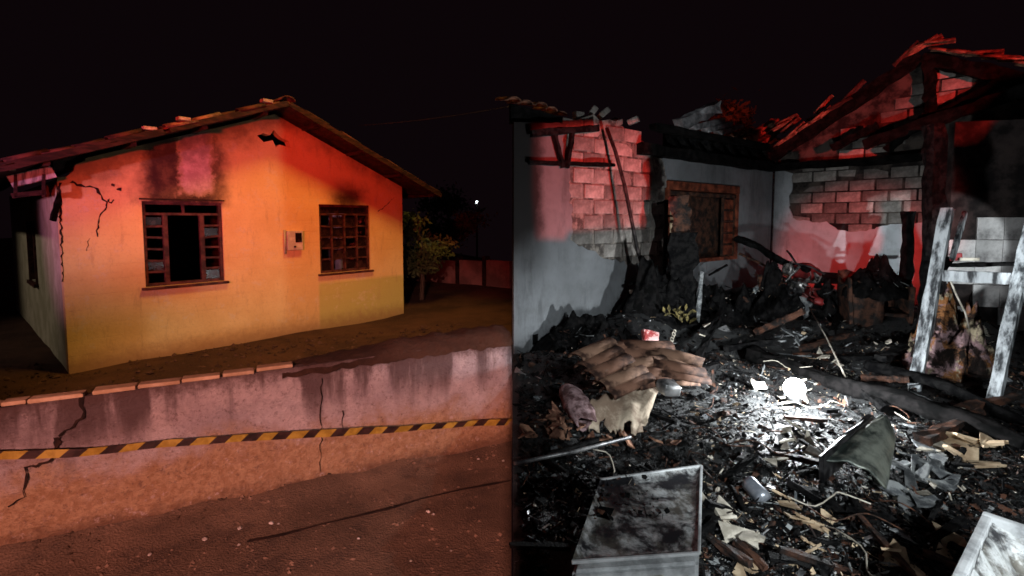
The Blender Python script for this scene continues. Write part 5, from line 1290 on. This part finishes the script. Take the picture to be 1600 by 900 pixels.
def scatter(kind, spots, name, label, cat, group, smin=.7, smax=1.3):
    for (px, py) in spots:
        o = bpy.data.objects.new(name, rs.choice(SH[kind])); COL.objects.link(o); p = on_floor(px, py, .03); o.location = p
        o.rotation_euler = (rs.gauss(0, .35), rs.gauss(0, .35), rs.uniform(0, 6.28)); k = rs.uniform(smin, smax); o.scale = (k, k, k)
        tag(o, label, cat, group)
def cloud(cx, cy, rx, ry, n): return [(rs.gauss(cx, rx), rs.gauss(cy, ry)) for _ in range(n)]
scatter('tan', [(1232, 790), (1240, 808), (1252, 815), (1262, 812), (1275, 822), (1243, 870), (1258, 862), (1170, 880), (1160, 895), (1225, 775), (1285, 805), (1268, 850)], 'tile_shard', 'tan broken tile shard in the litter below the canister', 'tile shard', 'tan shards below the canister', .5, .95)
scatter('pale', [(1225, 690), (1240, 684), (1250, 678), (1228, 702), (1218, 716), (1236, 712), (1255, 700), (1206, 722), (1262, 690), (1246, 668), (1230, 672), (1270, 706)], 'rubble_chunk', 'pale rubble chunk just in front of the lit lamp', 'rubble', 'pale chunks in front of the lamp', .5, 1.0)
scatter('tan', [(1492, 690), (1505, 688), (1520, 692), (1538, 694), (1552, 695), (1500, 712), (1518, 716), (1540, 726), (1490, 702)], 'tile_shard', 'cream broken tile shard beyond the burnt casing', 'tile shard', 'cream shards beyond the casing', 1.0, 1.7)
scatter('ash', cloud(1440, 735, 26, 34, 26), 'rubble_chunk', 'grey rubble chunk in the heap right of the bent sheet', 'rubble', 'grey chunks right of the bent sheet', .6, 1.2)
scatter('pale', [(1462, 690), (1470, 700), (1456, 705), (1436, 690), (1448, 752), (1440, 770)], 'plaster_lump', 'pale plaster lump on the heap right of the bent sheet', 'plaster lump', 'plaster lumps right of the bent sheet', .7, 1.1)
scatter('pale', [(1105, 775), (1112, 785), (1130, 800), (1150, 812), (1140, 830), (1160, 838), (1172, 845)], 'plaster_lump', 'pale plaster fragment against the right side of scorched appliance', 'plaster lump', 'plaster beside the appliance', .8, 1.5)
scatter('clayred', cloud(860, 665, 30, 14, 16) + cloud(985, 688, 40, 6, 8), 'tile_shard', 'reddish broken tile shard around the fallen roofing', 'tile shard', 'reddish shards around the roofing', .6, 1.1)
scatter('ash', cloud(1250, 520, 22, 12, 10), 'rubble_chunk', 'grey rubble chunk in front of the motorcycle', 'rubble', 'grey chunks before the motorcycle', .9, 1.5)
scatter('pale', [(1280, 552), (1290, 558), (1305, 565), (1315, 572), (1098, 478), (1104, 508), (1098, 525), (962, 508)], 'plaster_lump', 'pale plaster lump on the black rubble near the walls', 'plaster lump', 'plaster lumps near the walls', .7, 1.2)
scatter('tan', [(1392, 858), (1400, 880), (1470, 860), (1478, 842), (1440, 900)], 'tile_shard', 'tan tile shard left of the burnt casing', 'tile shard', 'tan shards left of the casing', .6, 1.1)
# ---- litter nobody could count
vs, fs, mi = [], [], []
rs = random.Random(99)
LM = ['char', 'ash', 'pale', 'tan', 'charbrown', 'metal']
def piece(p, kind, s):
    e = Matrix.Rotation(rs.uniform(0, 6.28), 3, 'Z') @ Matrix.Rotation(rs.gauss(0, .5), 3, 'X') @ Matrix.Rotation(rs.gauss(0, .5), 3, 'Y')
    if kind == 0: d = (s * rs.uniform(.5, 1.2), s * rs.uniform(.3, .9), s * rs.uniform(.12, .5))
    elif kind == 1: d = (s * rs.uniform(1.5, 3.2), s * rs.uniform(.10, .25), s * rs.uniform(.08, .2))
    else: d = (s * rs.uniform(.6, 1.3), s * rs.uniform(.5, 1.0), s * .06)
    i0 = len(vs)
    if kind == 0:
        for dd in ((1, 0, 0), (-1, 0, 0), (0, 1, 0), (0, -1, 0), (0, 0, 1), (0, 0, -1), (.6, .6, .5), (-.6, -.5, .5)):
            vs.append(tuple(p + e @ Vector((dd[0] * d[0] * rs.uniform(.4, 1.1), dd[1] * d[1] * rs.uniform(.4, 1.1), dd[2] * d[2] * rs.uniform(.5, 1.2))) * .6))
        for f in ((0, 6, 4), (6, 2, 4), (2, 1, 4), (1, 7, 4), (7, 3, 4), (3, 0, 4), (0, 2, 6), (1, 3, 7), (2, 0, 5), (1, 2, 5), (3, 1, 5), (0, 3, 5)): fs.append(tuple(i0 + k for k in f))
        return 12
    bend = rs.uniform(-.35, .35) * d[0]
    for sx in (-1, 0, 1):
        for sy, sz in ((-1, 1), (1, 1), (1, -1), (-1, -1)):
            vs.append(tuple(p + e @ Vector((sx * d[0] * rs.uniform(.7, 1.1), sy * d[1] * rs.uniform(.5, 1.1), sz * d[2] * .5 + (bend if sx == 0 else 0) * .4)) * .5))
    for a in (0, 4):
        for k in range(4): fs.append((i0 + a + k, i0 + a + (k + 1) % 4, i0 + a + 4 + (k + 1) % 4, i0 + a + 4 + k))
    fs.append((i0, i0 + 3, i0 + 2, i0 + 1)); fs.append((i0 + 8, i0 + 9, i0 + 10, i0 + 11))
    return 10
def in_room(x, y): return x > .05 and (Vector((x, y, 0)) - P0).dot(n1) > .12 and (Vector((x, y, 0)) - PC).dot(n2) > .12
N = 0
while N < 34000:
    px, py = rs.uniform(800, 1640), 470 + 470 * rs.random() ** .8
    q = on_z(px, py, 0)
    if q.y > 9 or not in_room(q.x, q.y): continue
    z = gz(q.x, q.y); r = rs.random()
    for (hx_, hy_, hz_, rx_, ry_, hh_) in HEAPS:
        rr = math.hypot((q.x - hx_) / rx_, (q.y - hy_) / ry_)
        if rr < 1: z = max(z, hz_ + hh_ * (1 - rr ** 2.2))
    la_ = AI @ Vector((q.x, q.y, 0))
    if 0 < la_.x < AW and 0 < la_.y < AD and rs.random() < .93: continue
    if 0 < la_.x < AW and 0 < la_.y < AD: z = ZT
    dens = .5 + fbm(q.x, q.y, 1.3, 6)
    kind = 1 if rs.random() < .32 else (2 if rs.random() < .35 else 0)
    s = rs.uniform(.008, .042) * (1 + .28 * max(0, q.y - 1.8)) * (.45 + 1.5 * rs.random() ** 5)
    light = .09 + .35 * max(0, fbm(q.x, q.y, 1.6, 3)) + (.08 if 1080 < px < 1420 else -.05)
    if r < light: m_ = rs.choice((1, 1, 1, 2, 2, 3, 5))
    else: m_ = rs.choice((0, 0, 0, 0, 4))
    if m_ in (2, 3): s *= .75
    mi += [m_] * piece(Vector((q.x, q.y, z + rs.uniform(-.006, .024))), kind, s); N += 1
me = bpy.data.meshes.new('burnt_litter'); me.from_pydata(vs, [], fs)
for m_ in LM: me.materials.append(M[m_])
me.polygons.foreach_set('material_index', mi); me.update()
o = link_mesh('burnt_litter', me, None); tag(o, 'burnt litter, splinters and ash flakes covering the floor', 'litter', kind='stuff')
# larger charred sticks
for k in range(46):
    px, py = rs.uniform(830, 1590), rs.uniform(560, 890); q = on_floor(px, py, .04)
    if not in_room(q.x, q.y): continue
    a = rs.uniform(0, 3.14); L_ = rs.uniform(.12, .42); v = Vector((math.cos(a), math.sin(a), rs.gauss(0, .15))) * L_
    o = bar('charred_stick', q - v / 2, q + v / 2, rs.uniform(.02, .045), rs.uniform(.015, .035), M['char'] if rs.random() < .7 else M['charbrown'], None, rough=.25, cuts=5, seed=k)
    if o.location.x < 0: pass
    tag(o, 'short charred stick lying loose among the burnt litter', 'stick', 'charred sticks in the litter')
# longer burnt timbers thrown against the walls
TS = [((1240, 440), (1330, 560), 1.0), ((1165, 470), (1250, 560), .6), ((1300, 560), (1395, 575), .3), ((1440, 690), (1530, 655), .15), ((1120, 470), (1178, 500), .5), ((1100, 520), (1150, 452), .7), ((1180, 520), (1255, 500), .3), ((1290, 470), (1345, 500), .4), ((1300, 520), (1335, 440), .7), ((1250, 545), (1330, 530), .2), ((1375, 560), (1440, 545), .25),
      ((1090, 560), (1130, 500), .5), ((990, 520), (940, 540), .3), ((1360, 470), (1400, 520), .5), ((1130, 545), (1215, 540), .15), ((1345, 590), (1420, 600), .12), ((1200, 470), (1290, 455), .5), ((1060, 585), (1120, 575), .1), ((1490, 640), (1590, 625), .1), ((1385, 640), (1330, 600), .1)]
for k, (a, b, zz) in enumerate(TS):
    pa, pb_ = on_floor(*a, .06), on_floor(*b, .06); pb_ = pb_ + Vector((0, 0, zz * .35)); m_ = (pa - pb_).normalized()
    if (pa - pb_).length > 1.5: pb_ = pa - m_ * 1.5
    o = bar('burnt_timber', pa, pb_, rs.uniform(.05, .10), rs.uniform(.04, .08), M['char'] if k % 3 else M['charbrown'], None, rough=.35, cuts=10, seed=50 + k)
    tag(o, 'burnt timber fallen across the rubble heaps near the walls', 'timber', 'burnt timbers near the walls')
# bent scrap around the motorcycle
for k, (px, py, s_) in enumerate(((1178, 478, .30), (1205, 470, .34), (1232, 452, .28), (1258, 438, .26), (1270, 462, .24), (1200, 440, .26), (1242, 478, .30), (1222, 492, .26))):
    p = at(px, py, 7.35 - .05 * k); bm = bmesh.new(); g_ = []
    for j in range(9):
        row = []
        for i in range(9):
            u, v = i / 8 - .5, j / 8 - .5; row.append(bm.verts.new(Vector((u * s_ * 1.3, v * s_, .10 * math.sin(u * 5 + k) * s_ * 3 + .12 * fbm(u, v, 2.5, k) + .05 * fbm(u, v, 7, k)))))
        g_.append(row)
    for a, b in zip(g_, g_[1:]):
        for i in range(8):
            if rs.random() > .12: bm.faces.new((a[i], a[i+1], b[i+1], b[i]))
    o = obj('scrap_panel', bm, [M['bikeblack'], M['ash'], M['bikeblack'], M['bikemetal'], M['bikered'], M['charbrown'], M['ash'], M['bikeblack']][k], None, True); o.location = p; o.rotation_euler = (R(60) + rs.gauss(0, .4), rs.gauss(0, .5), rs.uniform(-.8, .8))
    md = o.modifiers.new('t', 'SOLIDIFY'); md.thickness = .008
    tag(o, 'bent burnt scrap panel fallen over the motorcycle', 'scrap', 'scrap over the motorcycle')
for k, (px, py) in enumerate(((1190, 700), (1300, 790), (1340, 820), (1350, 870), (1130, 690), (1230, 575), (1420, 655), (950, 720), (1400, 800), (1290, 640), (1110, 640), (1520, 660))):
    p = on_floor(px, py, .04); a0 = rs.uniform(0, 6.28); pts = [p + Vector((.11 * q * math.cos(a0 + .5 * math.sin(q * 1.3 + k)), .11 * q * math.sin(a0 + .5 * math.sin(q * 1.3 + k)), .03 + .03 * math.sin(q * 2 + k))) for q in range(-2, 3)]
    o = tube('bent_wire', smooth_path(pts, 12), .004, M['pale'] if k % 2 else M['rust'], None, 5); tag(o, 'thin bent wire sticking out of the burnt litter', 'wire', 'bent wires in the litter')
scatter('pale', [(1222, 622), (1232, 630), (1246, 628), (1258, 622), (1262, 610), (1220, 608), (1238, 640), (1250, 596)], 'rubble_chunk', 'pale rubble chunk added beside the lit lamp as its glare', 'rubble', 'chunks beside the lamp', .45, .8)  # pale chunks added to stand in for the lamp's glare
# ---- tree behind the burnt house
b_ = at(1150, 300, 13.5); tree('bushy tree glowing dull red behind the burnt house eave', Vector((b_.x, 13.5, 0)), 5.2, 1.05, 3200, 8, .12)
